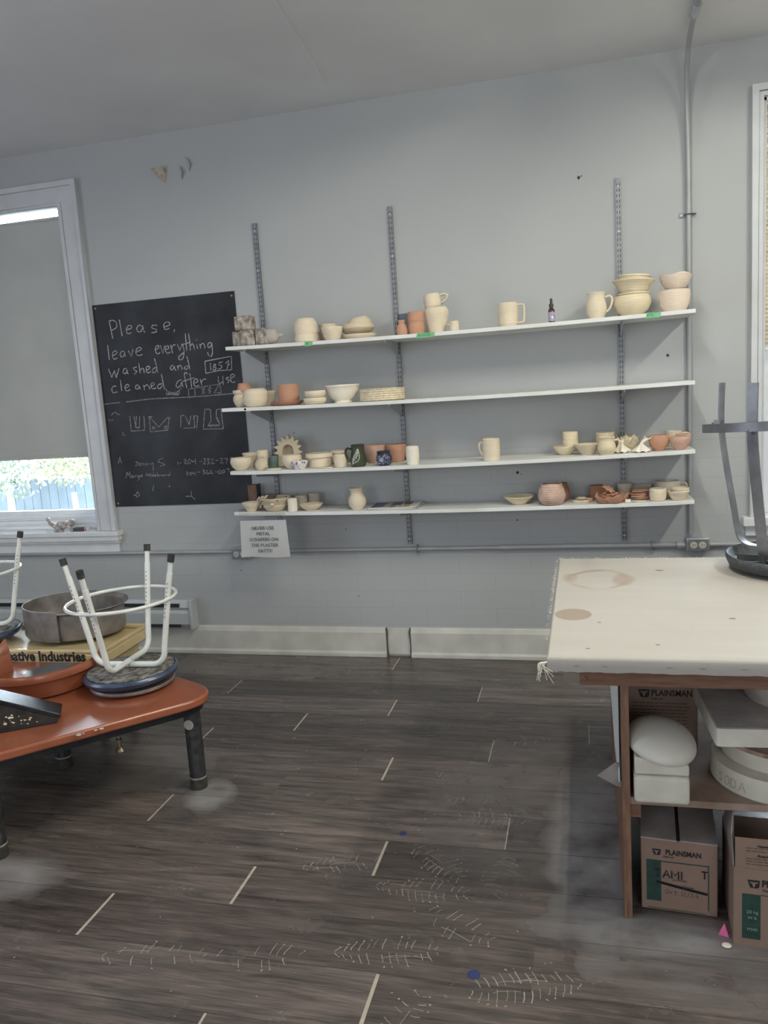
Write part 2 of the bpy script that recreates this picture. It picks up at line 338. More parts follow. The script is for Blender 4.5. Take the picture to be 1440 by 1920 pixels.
    mx=nd(t,'ShaderNodeMix',data_type='RGBA'); t.links.new(du.outputs[0],mx.inputs[0]); t.links.new(vs.outputs[0],mx.inputs[6]); mx.inputs[7].default_value=(.40,.39,.39,1)
    t.links.new(mx.outputs[2],b.inputs['Base Color'])
    ro=nd(t,'ShaderNodeMapRange'); ro.inputs[3].default_value=.16; ro.inputs[4].default_value=.7; t.links.new(du.outputs[0],ro.inputs[0])
    rn=nd(t,'ShaderNodeMath',operation='MULTIPLY_ADD'); t.links.new(nw.outputs[0],rn.inputs[0]); rn.inputs[1].default_value=.18; t.links.new(ro.outputs[0],rn.inputs[2]); t.links.new(rn.outputs[0],b.inputs['Roughness'])
    bm=nd(t,'ShaderNodeBump'); bm.inputs['Strength'].default_value=.25; bm.inputs['Distance'].default_value=.002; t.links.new(n2.outputs[0],bm.inputs['Height']); t.links.new(bm.outputs[0],b.inputs['Normal'])
    return m
m_floor=floor_material(); m_gap=mat('plank gap',(.035,.03,.027),.6); m_bluep=mat('blue paint drop',(.02,.03,.12),.4)
f=MB(); tones=[]
PW=.2045; PLN=1.335
f.quad((XL,YB,0),(XR,YB,0),(XR,T,0),(XL,T,0)); tones.append(.5)
rnd=random.Random(3)
# short seams that still show their beige filler (row, position) -> width
SEAMS={}
for k_,x_,w_ in ((0,-1.07,.007),(2,-1.87,.005),(2,-.54,.004),(3,-.94,.007),(4,-1.35,.008),(4,-.01,.004),(5,-1.75,.008),(5,-.42,.004),(6,-.82,.009),(8,-1.63,.008),(8,-.29,.004),(9,-.69,.010),(10,-1.1,.010),(11,-1.5,.010),(12,-.57,.011),(13,-.98,.008)):
    xs=-.54-(k_-2)*.4035; n_=round((x_-xs)/PLN); SEAMS[(k_,round(xs+n_*PLN,2))]=w_
for k in range(-1,37):
    y1=-.03-k*PW; y0=y1-PW
    if y0<YB: break
    xk=-.54-(k-2)*.4035
    n0=math.floor((XL-xk)/PLN)
    for i in range(n0,n0+9):
        a=max(XL,xk+i*PLN); bb=min(XR,xk+(i+1)*PLN)
        if bb<=a: continue
        yy=min(y1,-.0)
        f.m=0; f.quad((a,y0,.0004),(bb,y0,.0004),(bb,yy,.0004),(a,yy,.0004)); tones.append(rnd.random())
        key=(k,round(xk+i*PLN,2)); f.m=1; ww=SEAMS.get(key,0)
        if ww and xk+i*PLN>XL: f.quad((a-ww/2,y0+.004,.0008),(a+ww/2,y0+.004,.0008),(a+ww*.45,yy-.004,.0008),(a-ww*.45,yy-.004,.0008)); tones.append(.5)
        f.m=2
        f.quad((a,y0-.0008,.0007),(bb,y0-.0008,.0007),(bb,y0+.0008,.0007),(a,y0+.0008,.0007)); tones.append(.5)
# tread prints: rows of little clay bars
def mark(x,y,l,wd,a):
    c_,s_=math.cos(a),math.sin(a)
    P=[(x+u*c_-v*s_,y+u*s_+v*c_,.0011) for u,v in ((-l,-.3*wd),(-.3*l,-wd),(.6*l,-.8*wd),(l,.2*wd),(.4*l,wd),(-.6*l,.7*wd))]
    f.add(P,[(0,1,2,3,4,5)]); tones.append(.5)
f.m=3
for x,y,a,L,wd,dn in ((-.302,-1.049,10,.26,.09,.5),(-.52,-1.40,-30,.24,.10,.55),(-.44,-1.55,0,.24,.10,.6),(-.35,-1.68,5,.27,.11,1.0),(-.81,-2.02,18,.26,.09,.7),(-.50,-1.97,-40,.26,.11,.8),(-.29,-2.02,80,.22,.10,.7),(-.52,-2.12,0,.30,.10,.9),(-.40,-2.26,-25,.28,.11,.8),(-.56,-2.40,10,.30,.11,.8),(-.19,-2.47,15,.30,.12,1.0),(-1.22,-2.52,12,.3,.10,.5),(-.93,-2.48,10,.3,.10,.45),(-.47,-2.62,70,.2,.09,.5)):
    ca,sa=math.cos(R(a)),math.sin(R(a)); nu=int(L/.021)
    def strip(P,w_):
        Q=[(x+u*ca-v*sa,y+u*sa+v*ca) for u,v in P]
        for (xa,ya),(xb,yb) in zip(Q,Q[1:]):
            l_=math.hypot(xb-xa,yb-ya)
            if l_<1e-5: continue
            nx_,ny_=-(yb-ya)/l_*w_/2,(xb-xa)/l_*w_/2
            f.quad((xa-nx_,ya-ny_,.0011),(xb-nx_,yb-ny_,.0011),(xb+nx_,yb+ny_,.0011),(xa+nx_,ya+ny_,.0011)); tones.append(.5)
    heel=rnd.choice((-1,1))
    for i in range(nu):
        u=(i+.5)/nu*L-L/2; hw=wd/2*math.sqrt(max(0,1-(u/(L/2))**2))*(.82 if heel*u>L*.12 else 1)
        if hw<.012: continue
        for sg in (-1,1):
            if rnd.random()>dn*.9: continue
            bend=.012*heel+rnd.uniform(-.004,.004); t0=rnd.uniform(.05,.3); t1=rnd.uniform(.75,1.0)
            strip([(u+bend*(1-t_*t_)+rnd.uniform(-.0012,.0012),sg*hw*t_) for t_ in (t0,(t0*2+t1)/3,(t0+2*t1)/3,t1)],rnd.uniform(.0012,.0032))
            if rnd.random()<.6: mark(x+u*ca-sg*hw*1.08*sa,y+u*sa+sg*hw*1.08*ca,rnd.uniform(.002,.006),rnd.uniform(.0015,.003),rnd.uniform(0,3))
    for q in range(3):
        if rnd.random()<dn*.7: u0=rnd.uniform(-.4,.1)*L; v0=rnd.uniform(-.3,.3)*wd; strip([(u0,v0),(u0+.02,v0+.004),(u0+.05,v0+.002),(u0+rnd.uniform(.06,.11),v0+rnd.uniform(-.008,.008))],rnd.uniform(.0012,.0024))
for i in range(130):
    mark(rnd.uniform(-2.1,.2),rnd.uniform(-2.8,-.4),rnd.uniform(.001,.004),rnd.uniform(.001,.003),rnd.uniform(0,6))
f.m=4
for x,y,r in ((-.652,-1.819,.013),(-.318,-2.448,.017)):
    f.add([(x+r*math.cos(k*PI/6),y+r*math.sin(k*PI/6),.0012) for k in range(12)],[tuple(range(12))]); tones.append(.5)
fo=MB.build.__get__(f)('floor',[m_floor,m_seam,m_gap,m_clayw,m_bluep],smooth=False,kind='structure')
_me=fo.data
_at=_me.attributes.new('tone','FLOAT','FACE')
if len(_me.polygons)==len(tones): _at.data.foreach_set('value',tones)
# ---- baseboards with the bare gap between them
def baseb(x0,x1):
    b=MB(); prof=[(0,0),(-.035,0),(-.035,.022),(-.022,.03),(-.022,.145),(-.012,.172),(0,.176)]
    b.prism([(p[0],p[1]) for p in prof],x0,x1,axis='x'); return b
b=baseb(XL+.01,-1.148); b.build('baseboard_left',m_base,smooth=False,bevel=.003,kind='structure')
b=baseb(-1.0,XR-.01); b.build('baseboard_right',m_base,smooth=False,bevel=.003,kind='structure')
b=MB().box(-1.147,-1.001,-.006,0,.012,.168)
b.m=1; b.prism([(-1.150,0),(-1.138,0),(-1.141,.08),(-1.137,.15),(-1.143,.176),(-1.150,.17)],-.016,-.0062,axis='y'); b.prism([(-1.010,0),(-.998,0),(-.998,.17),(-1.004,.176),(-1.012,.15),(-1.006,.07)],-.016,-.0062,axis='y')
b.build('trim_1',[m_base,mat('torn edge',(.10,.085,.07),.9)],smooth=False,kind='structure')
# ---- left window
m_glass=bpy.data.materials.new('window glass'); m_glass.use_nodes=True
_t=m_glass.node_tree; _t.nodes.clear(); _o=nd(_t,'ShaderNodeOutputMaterial'); _tr=nd(_t,'ShaderNodeBsdfTransparent'); _gl=nd(_t,'ShaderNodeBsdfGlossy'); _gl.inputs['Roughness'].default_value=.02
_fr=nd(_t,'ShaderNodeFresnel'); _fr.inputs[0].default_value=1.45; _mx=nd(_t,'ShaderNodeMixShader'); _tr.inputs[0].default_value=(.96,.98,.98,1)
_t.links.new(_fr.outputs[0],_mx.inputs[0]); _t.links.new(_tr.outputs[0],_mx.inputs[1]); _t.links.new(_gl.outputs[0],_mx.inputs[2]); _t.links.new(_mx.outputs[0],_o.inputs[0])
m_blind=bpy.data.materials.new('roller blind cloth'); m_blind.use_nodes=True
def cloth_nodes(m,col,tcol,fac):
    t=m.node_tree; t.nodes.clear(); o=nd(t,'ShaderNodeOutputMaterial'); d=nd(t,'ShaderNodeBsdfDiffuse'); tl=nd(t,'ShaderNodeBsdfTranslucent'); mx=nd(t,'ShaderNodeMixShader'); mx.inputs[0].default_value=fac
    tc=nd(t,'ShaderNodeTexCoord'); n=nd(t,'ShaderNodeTexNoise'); n.inputs['Scale'].default_value=4; n.inputs['Detail'].default_value=6; t.links.new(tc.outputs['Object'],n.inputs['Vector'])
    m1=nd(t,'ShaderNodeMix',data_type='RGBA'); t.links.new(n.outputs[0],m1.inputs[0]); m1.inputs[6].default_value=(*[c*.85 for c in col],1); m1.inputs[7].default_value=(*[min(1,c*1.12) for c in col],1)
    t.links.new(m1.outputs[2],d.inputs[0]); tl.inputs[0].default_value=(*tcol,1)
    t.links.new(d.outputs[0],mx.inputs[1]); t.links.new(tl.outputs[0],mx.inputs[2]); t.links.new(mx.outputs[0],o.inputs[0])
cloth_nodes(m_blind,(.50,.50,.46),(.40,.42,.43),.14)
m_cell=bpy.data.materials.new('pleated blind cloth'); m_cell.use_nodes=True; cloth_nodes(m_cell,(.74,.66,.52),(.75,.66,.5),.25)
m_sill=mat('window sill paint',(.70,.71,.71),.4,var=.04)
m_sash=mat('window sash paint',(.84,.86,.88),.35,var=.03)
def casing(mb,x0,x1,z0,z1,cw):
    """moulded casing, mitred at the corners: outer back band, flat, inner bead"""
    for a,b_,pr in ((0,.030,.034),(.030,cw-.018,.020),(cw-.018,cw,.026)):
        A,B=cw-a,cw-b_
        mb.prism([(x0-A,z0),(x0-B,z0),(x0-B,z1+B),(x0-A,z1+A)],-pr,-.0002,axis='y')
        mb.prism([(x1+B,z0),(x1+A,z0),(x1+A,z1+A),(x1+B,z1+B)],-pr,-.0002,axis='y')
        mb.prism([(x0-B,z1+B),(x1+B,z1+B),(x1+A,z1+A),(x0-A,z1+A)],-pr,-.0002,axis='y')
wl=MB(); casing(wl,LX0,LX1,LZ0,LZ1,.135)
# jambs
wl.box(LX0-.019,LX0-.001,.0002,.2,LZ0,LZ1+.062); wl.box(LX1+.001,LX1+.019,.0002,.2,LZ0,LZ1+.062); wl.box(LX0-.001,LX1+.001,.0002,.2,LZ1+.045,LZ1+.062)
win=wl.build('window_1',m_trim,smooth=False,bevel=.004,kind='structure')
s=MB(); s.box(LX0-.16,LX1+.165,-.062,.2,LZ0-.03,LZ0); s.box(LX0-.15,LX1+.155,-.052,0,LZ0-.062,LZ0-.03); s.box(LX0-.14,LX1+.145,-.038,0,LZ0-.078,LZ0-.062); s.box(LX0-.13,LX1+.135,-.02,0,LZ0-.142,LZ0-.078)
s.build('window_sill',m_sill,win,smooth=False,bevel=.005)
s=MB(); x0,x1=LX0+.02,LX1-.02
for za,zb,ya in ((.0,.022,.085),(.022,.034,.098),(.034,.056,.09),(.056,.070,.105),(.070,.092,.098),(.092,.118,.115)): s.box(x0-.02,x1+.02,ya,.16,LZ0+za,LZ0+zb)
s.box(x0-.02,x0+.02,.12,.16,LZ0+.1,LZ1+.045); s.box(x1-.015,x1+.02,.12,.16,LZ0+.1,LZ1+.045); s.box(x0-.02,x1+.02,.12,.16,LZ1+.028,LZ1+.045)
s.build('window_sash',m_sash,win,smooth=False,bevel=.003)
MB().box(x0-.01,x1+.01,.139,.143,LZ0+.1,LZ1+.04).build('window_pane',m_glass,win,smooth=False)
bl=MB(); nx,nz=10,30; bx0,bx1,bz0,bz1=LX0+.03,LX1-.056,1.258,2.685; vs=[];fs=[]
for sgn in (0,1):
    for j in range(nz+1):
        for i in range(nx+1):
            u=i/nx; v=j/nz; yy=.055+.006*math.sin(u*9+v*2)*(1-v)+.010*math.exp(-((u-.93)/.06)**2)*math.sin(v*7)+sgn*.0012
            vs.append((bx0+(bx1-bx0)*u+(.012*(v-1) if i==nx else 0)*-1*0,yy,bz0+(bz1-bz0)*v))
o_=(nx+1)*(nz+1)
for j in range(nz):
    for i in range(nx):
        a=j*(nx+1)+i; fs.append((a,a+1,a+nx+2,a+nx+1)); fs.append((o_+a,o_+a+nx+1,o_+a+nx+2,o_+a+1))
bl.add(vs,fs)
rb=thing('roller_blind','grey cloth roller blind pulled most of the way down the left window','blind',(0,0,0))
bl.build('blind_cloth',m_blind,rb); MB().box(bx0,bx1,.049,.062,bz0-.012,bz0+.012).build('hem_bar',m_blind,rb,bevel=.003)
MB().tube([(LX0+.0,.062,2.688),(LX1,.062,2.688)],.011,14).build('roller_tube',m_blind,rb)
# ---- right window
wr=MB(); casing(wr,RX0,RX1,RZ0,RZ1,.052)
wr.box(RX0-.001,RX0+.018,0,.2,RZ0,RZ1); wr.box(RX1-.018,RX1+.001,0,.2,RZ0,RZ1); wr.box(RX0,RX1,0,.2,RZ1-.018,RZ1+.001)
win2=wr.build('window_2',m_trim,smooth=False,bevel=.004,kind='structure')
s=MB(); s.box(RX0-.085,RX1+.085,-.055,.2,RZ0-.045,RZ0); s.box(RX0-.07,RX1+.07,-.022,0,RZ0-.10,RZ0-.045); s.build('window_sill',m_sill,win2,smooth=False,bevel=.004)
s=MB(); x0,x1=RX0+.02,RX1-.02
s.box(x0,x1,.10,.15,RZ0,RZ0+.06); s.box(x0,x0+.05,.11,.15,RZ0+.05,RZ1-.02); s.box(x1-.05,x1,.11,.15,RZ0+.05,RZ1-.02); s.box(x0,x1,.11,.15,RZ1-.07,RZ1-.02); s.box(x0,x1,.105,.15,1.72,1.77)
s.build('window_sash',m_sash,win2,smooth=False,bevel=.003)
MB().box(x0+.03,x1-.03,.129,.133,RZ0+.05,RZ1-.04).build('window_pane',m_glass,win2,smooth=False)
pb=MB(); N=54; z0,z1=1.63,RZ1-.03; P=[]
for i in range(N*2+1): P.append((.035+(.012 if i%2 else 0),z0+(z1-z0)*i/(N*2)))
vs=[(xx,y_,z_) for xx in (RX0+.012,RX1-.02) for y_,z_ in P]; n=len(P)
pb.add(vs,[(i,i+1,n+i+1,n+i) for i in range(n-1)])
cb_=thing('pleated_blind','cream pleated blind half drawn over the right window','blind',(0,0,0))
pb.build('pleated_cloth',m_cell,cb_,smooth=False); MB().box(RX0+.012,RX1-.02,.03,.052,z0-.018,z0).build('bottom_rail',m_white,cb_,bevel=.003); MB().box(RX0+.012,RX1-.02,.025,.06,z1,z1+.028).build('head_rail',m_white,cb_,bevel=.003)
# ---- outside
m_gnd=mat('pale gravel yard',(.08,.085,.085),.9,var=.15,vscale=.6)
MB().quad((-60,.6,-.7),(40,.6,-.7),(40,60,-.7),(-60,60,-.7)).build('ground',m_gnd,smooth=False,kind='structure')
def leafy(name,label,loc,r,h,tr,col,tcol):
    t_=thing(name,label,'tree',loc); m1=mat('leaves '+name+label[:5],col,.8,col2=tuple(c*1.8 for c in col),vscale=2.5); m2=mat('bark '+label[:5],tcol,.8)
    MB().tube([(0,0,0),(.03,0,h*.4),(0,.02,h*.7)],[tr,tr*.9,tr*.7],10).build('trunk',m2,t_)
    lf=MB(); rn=random.Random(len(label))
    for i in range(1600):
        d=Vector((rn.gauss(0,1),rn.gauss(0,1),rn.gauss(0,1))).normalized()*r*(rn.random()**.4); d.z*=.8
        p=Vector((0,0,h))+d; e=Euler((rn.uniform(0,6),rn.uniform(0,6),rn.uniform(0,6))).to_matrix(); q=rn.uniform(.05,.12)*r*.6
        lf.add([p+e@Vector(v)*q for v in ((-1,0,0),(0,-.5,.1),(1,0,0),(0,.5,.1))],[(0,1,2,3)])
    lf.build('foliage',m1,t_,smooth=False)
leafy('garden_tree','small white trunked tree with yellow green leaves outside the left window',(-6.76,5.0,-.7),.52,1.62,.05,(.12,.13,.065),(.5,.5,.5))
leafy('garden_bush','pale green bush rising behind the low fence outside the left window',(-10.3,8.0,-.7),1.0,1.45,.08,(.11,.13,.09),(.2,.2,.18))
hs=thing('shed','pale shed far behind the low fence outside the left window','shed',(-13.2,16,-.7))
m_shed=mat('pale siding',(.15,.14,.15),.8,var=.1,vscale=3)
MB().box(-1.2,5,0,4,0,2.3).build('shed_wall',m_shed,hs,smooth=False)
MB().prism([(-1.5,2.3),(5.3,2.3),(3.2,3.6),(.6,3.6)],-.3,4.2,axis='y').build('shed_roof',mat('pale roof',(.16,.165,.17),.8),hs,smooth=False)
fe=thing('board_fence','low blue grey board fence outside the left window','fence',(-8,9,-.7))
fm=MB()
for i in range(56): fm.box(-6+i*.2,-6+i*.2+.19,0,.03,0,.93+.01*(i%3))
fm.build('fence_boards',mat('fence paint',(.085,.108,.125),.8,var=.12,vscale=4),fe,smooth=False)
# ---- ceiling lamps (out of the frame, where the light comes from)
for i,(x,y,z) in enumerate((LAMP1,LAMP2)):
    lt=thing('ceiling_light','fluorescent ceiling light above the %s'%('work table' if i==0 else 'middle of the room'),'lamp',(x,y,CEIL),group='ceiling lights')
    MB().box(-.08,.08,-.6,.6,-.06,0).build('lamp_housing',m_white,lt,bevel=.005)
    b=MB()
    for sx in (-1,1): b.strap([(sx*.078,0,-.058),(sx*.125,0,-.106)],1.2,.003,Vector((0,1,0)))
    b.build('lamp_reflector',m_white,lt,smooth=False)
    q=MB()
    for xx in (-.035,.035): q.tube([(xx,-.57,-.085),(xx,.57,-.085)],.012,8)
    me_=mat('lit tube %d'%i,(.9,.9,.9),.4); pb_=me_.node_tree.nodes['Principled BSDF']; pb_.inputs['Emission Color'].default_value=(1,.985,.87,1); pb_.inputs['Emission Strength'].default_value=TUBE_GLOW[i]
    q.build('lamp_tube',me_,lt)
# ================================================================ things on the wall
# ---- slotted shelf tracks
def track(x,z0,z1,label):
    t=thing('shelf_track',label,'shelf track',(x,0,z0),group='slotted shelf tracks'); h=z1-z0
    b=MB(); b.box(-.0125,-.0095,-.013,0,0,h); b.box(.0095,.0125,-.013,0,0,h); b.box(-.0125,.0125,-.015,-.0125,0,h)
    b.m=1; n=int(h/.0262)
    for i in range(n):
        zz=.012+i*.0262
        for sx in (-.006,.006): b.box(sx-.0016,sx+.0016,-.0158,-.0148,zz,zz+.0145)
    b.build('track_channel',[m_steel,m_dark],t,smooth=False)
    for k,zz in enumerate((.03,h*.2,h*.42,h*.68,h*.86,h-.04)):
        MB().lathe([(0,.004),(.0045,.003),(.006,0)],10,M=Matrix.Translation((0,-.0155,zz))@Matrix.Rotation(R(90),4,'X')).build('screw',m_conduit,t)
    return t
TRX=(-1.748,-.972,.194)
for x,l in zip(TRX,('galvanised slotted track at the left end of the shelves by the chalkboard','galvanised slotted track in the middle behind the shelves','galvanised slotted track at the right behind the stacked bowls')): track(x,.668,2.502,l)
SH={1:(-1.847,.514,1.823,1.818,-.325),2:(-1.903,.51,1.4985,1.491,-.325),3:(-1.897,.511,1.152,1.166,-.325),4:(-1.93,.515,.914,.9115,-.255)}
SAG=.011
def shelf_z(k,x):
    xl,xr,a,b,_=SH[k]; t=(x-xl)/(xr-xl); return a+(b-a)*t-SAG*4*t*(1-t)
NM={1:'top',2:'second',3:'third',4:'bottom'}
m_shelftop=mat('white shelf board',(.73,.75,.74),.5,col2=(.66,.65,.60),vscale=5,bump=.05)
SLAB={1:'top white wall shelf with green tape labels holding bowls and mugs',2:'second white wall shelf, empty on its right half',3:'third white wall shelf, crowded with cups and terracotta pots',4:'lowest white wall shelf with the paper notice hanging under it'}
for k,(xl,xr,a,b_,yf) in SH.items():
    m=MB(); N=24; vs=[]; th=.0195
    for i in range(N+1):
        x=xl+(xr-xl)*i/N; z=shelf_z(k,x); ch=.02 if (k>=3 and i in(0,N)) else 0
        vs+=[(x,yf+ch,z-th),(x,-.0175,z-th),(x,-.0175,z-.0002),(x,yf+ch,z-.0002)]
    fs=[(0,1,2,3),tuple(N*4+i for i in (3,2,1,0))]
    for i in range(N):
        for j in range(4): fs.append((i*4+j,i*4+(j+1)%4,(i+1)*4+(j+1)%4,(i+1)*4+j))
    m.add(vs,fs); o=m.build('wall_shelf',m_shelftop,smooth=False,bevel=.002); tag(o,SLAB[k],'shelf','white wall shelves')
    for x,wn in zip(TRX,('left','middle','right')):
        z=shelf_z(k,x)-th-.001; yt=max(yf+.02,-.30); hh=.075 if k<3 else .045
        t=thing('shelf_bracket','steel bracket under the %s shelf at the %s track'%(NM[k],wn),'bracket',(x,0,z),group='shelf brackets')
        MB().prism([(-.016,-.001),(yt,-.001),(yt,-.012),(yt+.03,-.016),(-.016,-hh)],-.0015,.0015,axis='x').build('bracket_web',m_conduit,t,smooth=False)
        MB().box(-.008,.008,yt,-.016,-.003,0).build('bracket_flange',m_conduit,t,smooth=False)
# paint knot on the second shelf edge
b=MB().lathe([(0,.0),(.006,0)],10,M=Matrix.Translation((-1.765,-.3258,1.4985-.012))@Matrix.Rotation(R(90),4,'X')); tag(b.build('screw_cap',m_dark),'small dark screw in the front edge of the second shelf','screw')
# ---- green tape labels on the top shelf edge
def strokes(s): return [[tuple(map(float,p.split())) for p in st.split(',')] for st in s.split(';')]
GL={'A':'0 0,3 8,6 0;1.5 3,4.5 3','L':'0 8,0 0,4 0','M':'0 0,0 8,3 3,6 8,6 0','N':'0 0,0 8,5 0,5 8','D':'0 0,0 8,4 7,5 4,4 1,0 0','Y':'0 8,2.5 4,5 8;2.5 4,2.5 0','S':'5 7,2 8,0 6,4 3,3 0,0 1','T':'0 8,6 8;3 8,3 0','E':'5 8,0 8,0 0,5 0;0 4,4 4','I':'1 8,1 0','K':'0 8,0 0;5 8,0 4,5 0','O':'3 8,0 5,1 1,3 0,6 3,5 7,3 8','e':'0 3,3 3,3 4.5,1 5,0 3,.5 .5,3 .5','C':'5 7,2 8,0 5,1 1,5 1','U':'0 8,0 2,2 0,5 2,5 8','c':'4 5,1 5,0 2,2 0,4 1','t':'2 8,2 0,4 0;0 5,4 5','1':'1 0,1 8','2':'0 7,2 8,4 6,0 0,5 0','4':'3 8,0 3,5 3;4 6,4 0','/':'0 0,3 8',' ':'','i':'0 5,0 0;0 7,.3 7.4','r':'0 5,0 0;0 4,2 5,3 4.5','n':'0 5,0 0;0 4,2 5,3 4,3 0','o':'2 5,0 3,1 0,3 1,3 4,2 5'}
def handwrite(mb,s,h,x0,z0,w,M,gap=2.2,sl=0):
    x=x0; k=h/8
    for ch in s:
        g=GL[ch]; mxw=0
        if g:
            for st in strokes(g):
                ribbon(mb,[(x+p[0]*k+sl*p[1]*k,z0+p[1]*k) for p in st],w,M); mxw=max(mxw,max(p[0] for p in st))
        else: mxw=3
        x+=(mxw+gap)*k
    return x
def tape(x0,x1,word,label,slant):
    zt=shelf_z(1,(x0+x1)/2)
    t=thing('tape_label',label,'tape',(x0,-.3262,zt-.022),group='green tape labels'); L=x1-x0
    b=MB(); b.add([(0,0,-.002),(L-.004,0,.0),(L,0,.021),(L*.1 if slant else .0,0,.023),(0,.0006,-.002),(L-.004,.0006,.0),(L,.0006,.021),(L*.1 if slant else 0,.0006,.023)],[(0,1,2,3),(7,6,5,4),(0,4,5,1),(1,5,6,2),(2,6,7,3),(3,7,4,0)])
    b.build('tape_strip',m_tape,t,smooth=False)
    q=MB(); handwrite(q,word,.011,L*.14,.006,.0016,Matrix.Translation((0,-.0006,0)),1.6); q.build('handwriting',mat('dark green ink',(.01,.07,.04),.6),t,smooth=False)
tape(-1.397,-1.352,'NI','smallest green tape label on the top shelf below the stacked jars',0)
tape(-.808,-.708,'ALMANDY','long green tape label on the top shelf below the ridged terracotta cup',1)
tape(.292,.362,'KTE','green tape label on the top shelf below the deep pale bowl',1)
# ---- chalkboard
m_chb=mat('slate board',(.010,.011,.014),.55,col2=(.036,.039,.045),vscale=3.5,spec=.3,bump=.06,bscale=120)
m_chalk=bpy.data.materials.new('chalk'); m_chalk.use_nodes=True
def chalk_nodes(m,dens):
    t=m.node_tree; t.nodes.clear(); o=nd(t,'ShaderNodeOutputMaterial'); d=nd(t,'ShaderNodeBsdfDiffuse'); tr=nd(t,'ShaderNodeBsdfTransparent'); mx=nd(t,'ShaderNodeMixShader')
    d.inputs[0].default_value=(.62,.62,.60,1); tc=nd(t,'ShaderNodeTexCoord'); n=nd(t,'ShaderNodeTexNoise'); n.inputs['Scale'].default_value=260; n.inputs['Detail'].default_value=3; t.links.new(tc.outputs['Object'],n.inputs['Vector'])
    r=nd(t,'ShaderNodeMapRange'); r.inputs[1].default_value=.36; r.inputs[2].default_value=.60; r.inputs[3].default_value=dens*.25; r.inputs[4].default_value=dens; t.links.new(n.outputs[0],r.inputs[0])
    t.links.new(r.outputs[0],mx.inputs[0]); t.links.new(tr.outputs[0],mx.inputs[1]); t.links.new(d.outputs[0],mx.inputs[2]); t.links.new(mx.outputs[0],o.inputs[0])
chalk_nodes(m_chalk,.85)
m_chalk2=bpy.data.materials.new('faint chalk'); m_chalk2.use_nodes=True; chalk_nodes(m_chalk2,.48)
cbd=thing('chalkboard','black chalkboard with white handwriting between the left window and the shelves','chalkboard',(-2.37,0,1.54))
CBX0,CBX1,CBZ0,CBZ1=-2.829,-1.909,.932,2.152
MB().prism([(CBX0+2.37,CBZ0-1.54),(CBX1+2.37-.0,CBZ0-1.54),(CBX1+2.37,CBZ1-1.54),(CBX0+2.37,CBZ1-1.54)],-.006,-.0005,axis='y').build('board_panel',m_chb,cbd,smooth=False)
for x,z in ((CBX0+.018,CBZ1-.02),(CBX1-.018,CBZ1-.025),(CBX0+.018,CBZ0+.02),(CBX1-.02,CBZ0+.02)):
    MB().lathe([(0,.003),(.005,.002),(.007,0)],10,M=Matrix.Translation((x+2.37,-.006,z-1.54))@Matrix.Rotation(R(90),4,'X')).build('screw',m_steel,cbd)
def chalk(name,data,w,m,y):
  for grp_ in data.split('#'):
    b=MB()
    for st in strokes(grp_):
        pts=[(p[0]/1000+2.37,p[1]/1000-1.54) for p in st]
        if len(pts)>3: pts=[(v.x,v.z) for v in smoothpath([(p[0],0,p[1]) for p in pts],4)]
        ribbon(b,pts,w,Matrix.Translation((0,y,0)))
    b.build(name,m,cbd,smooth=False)
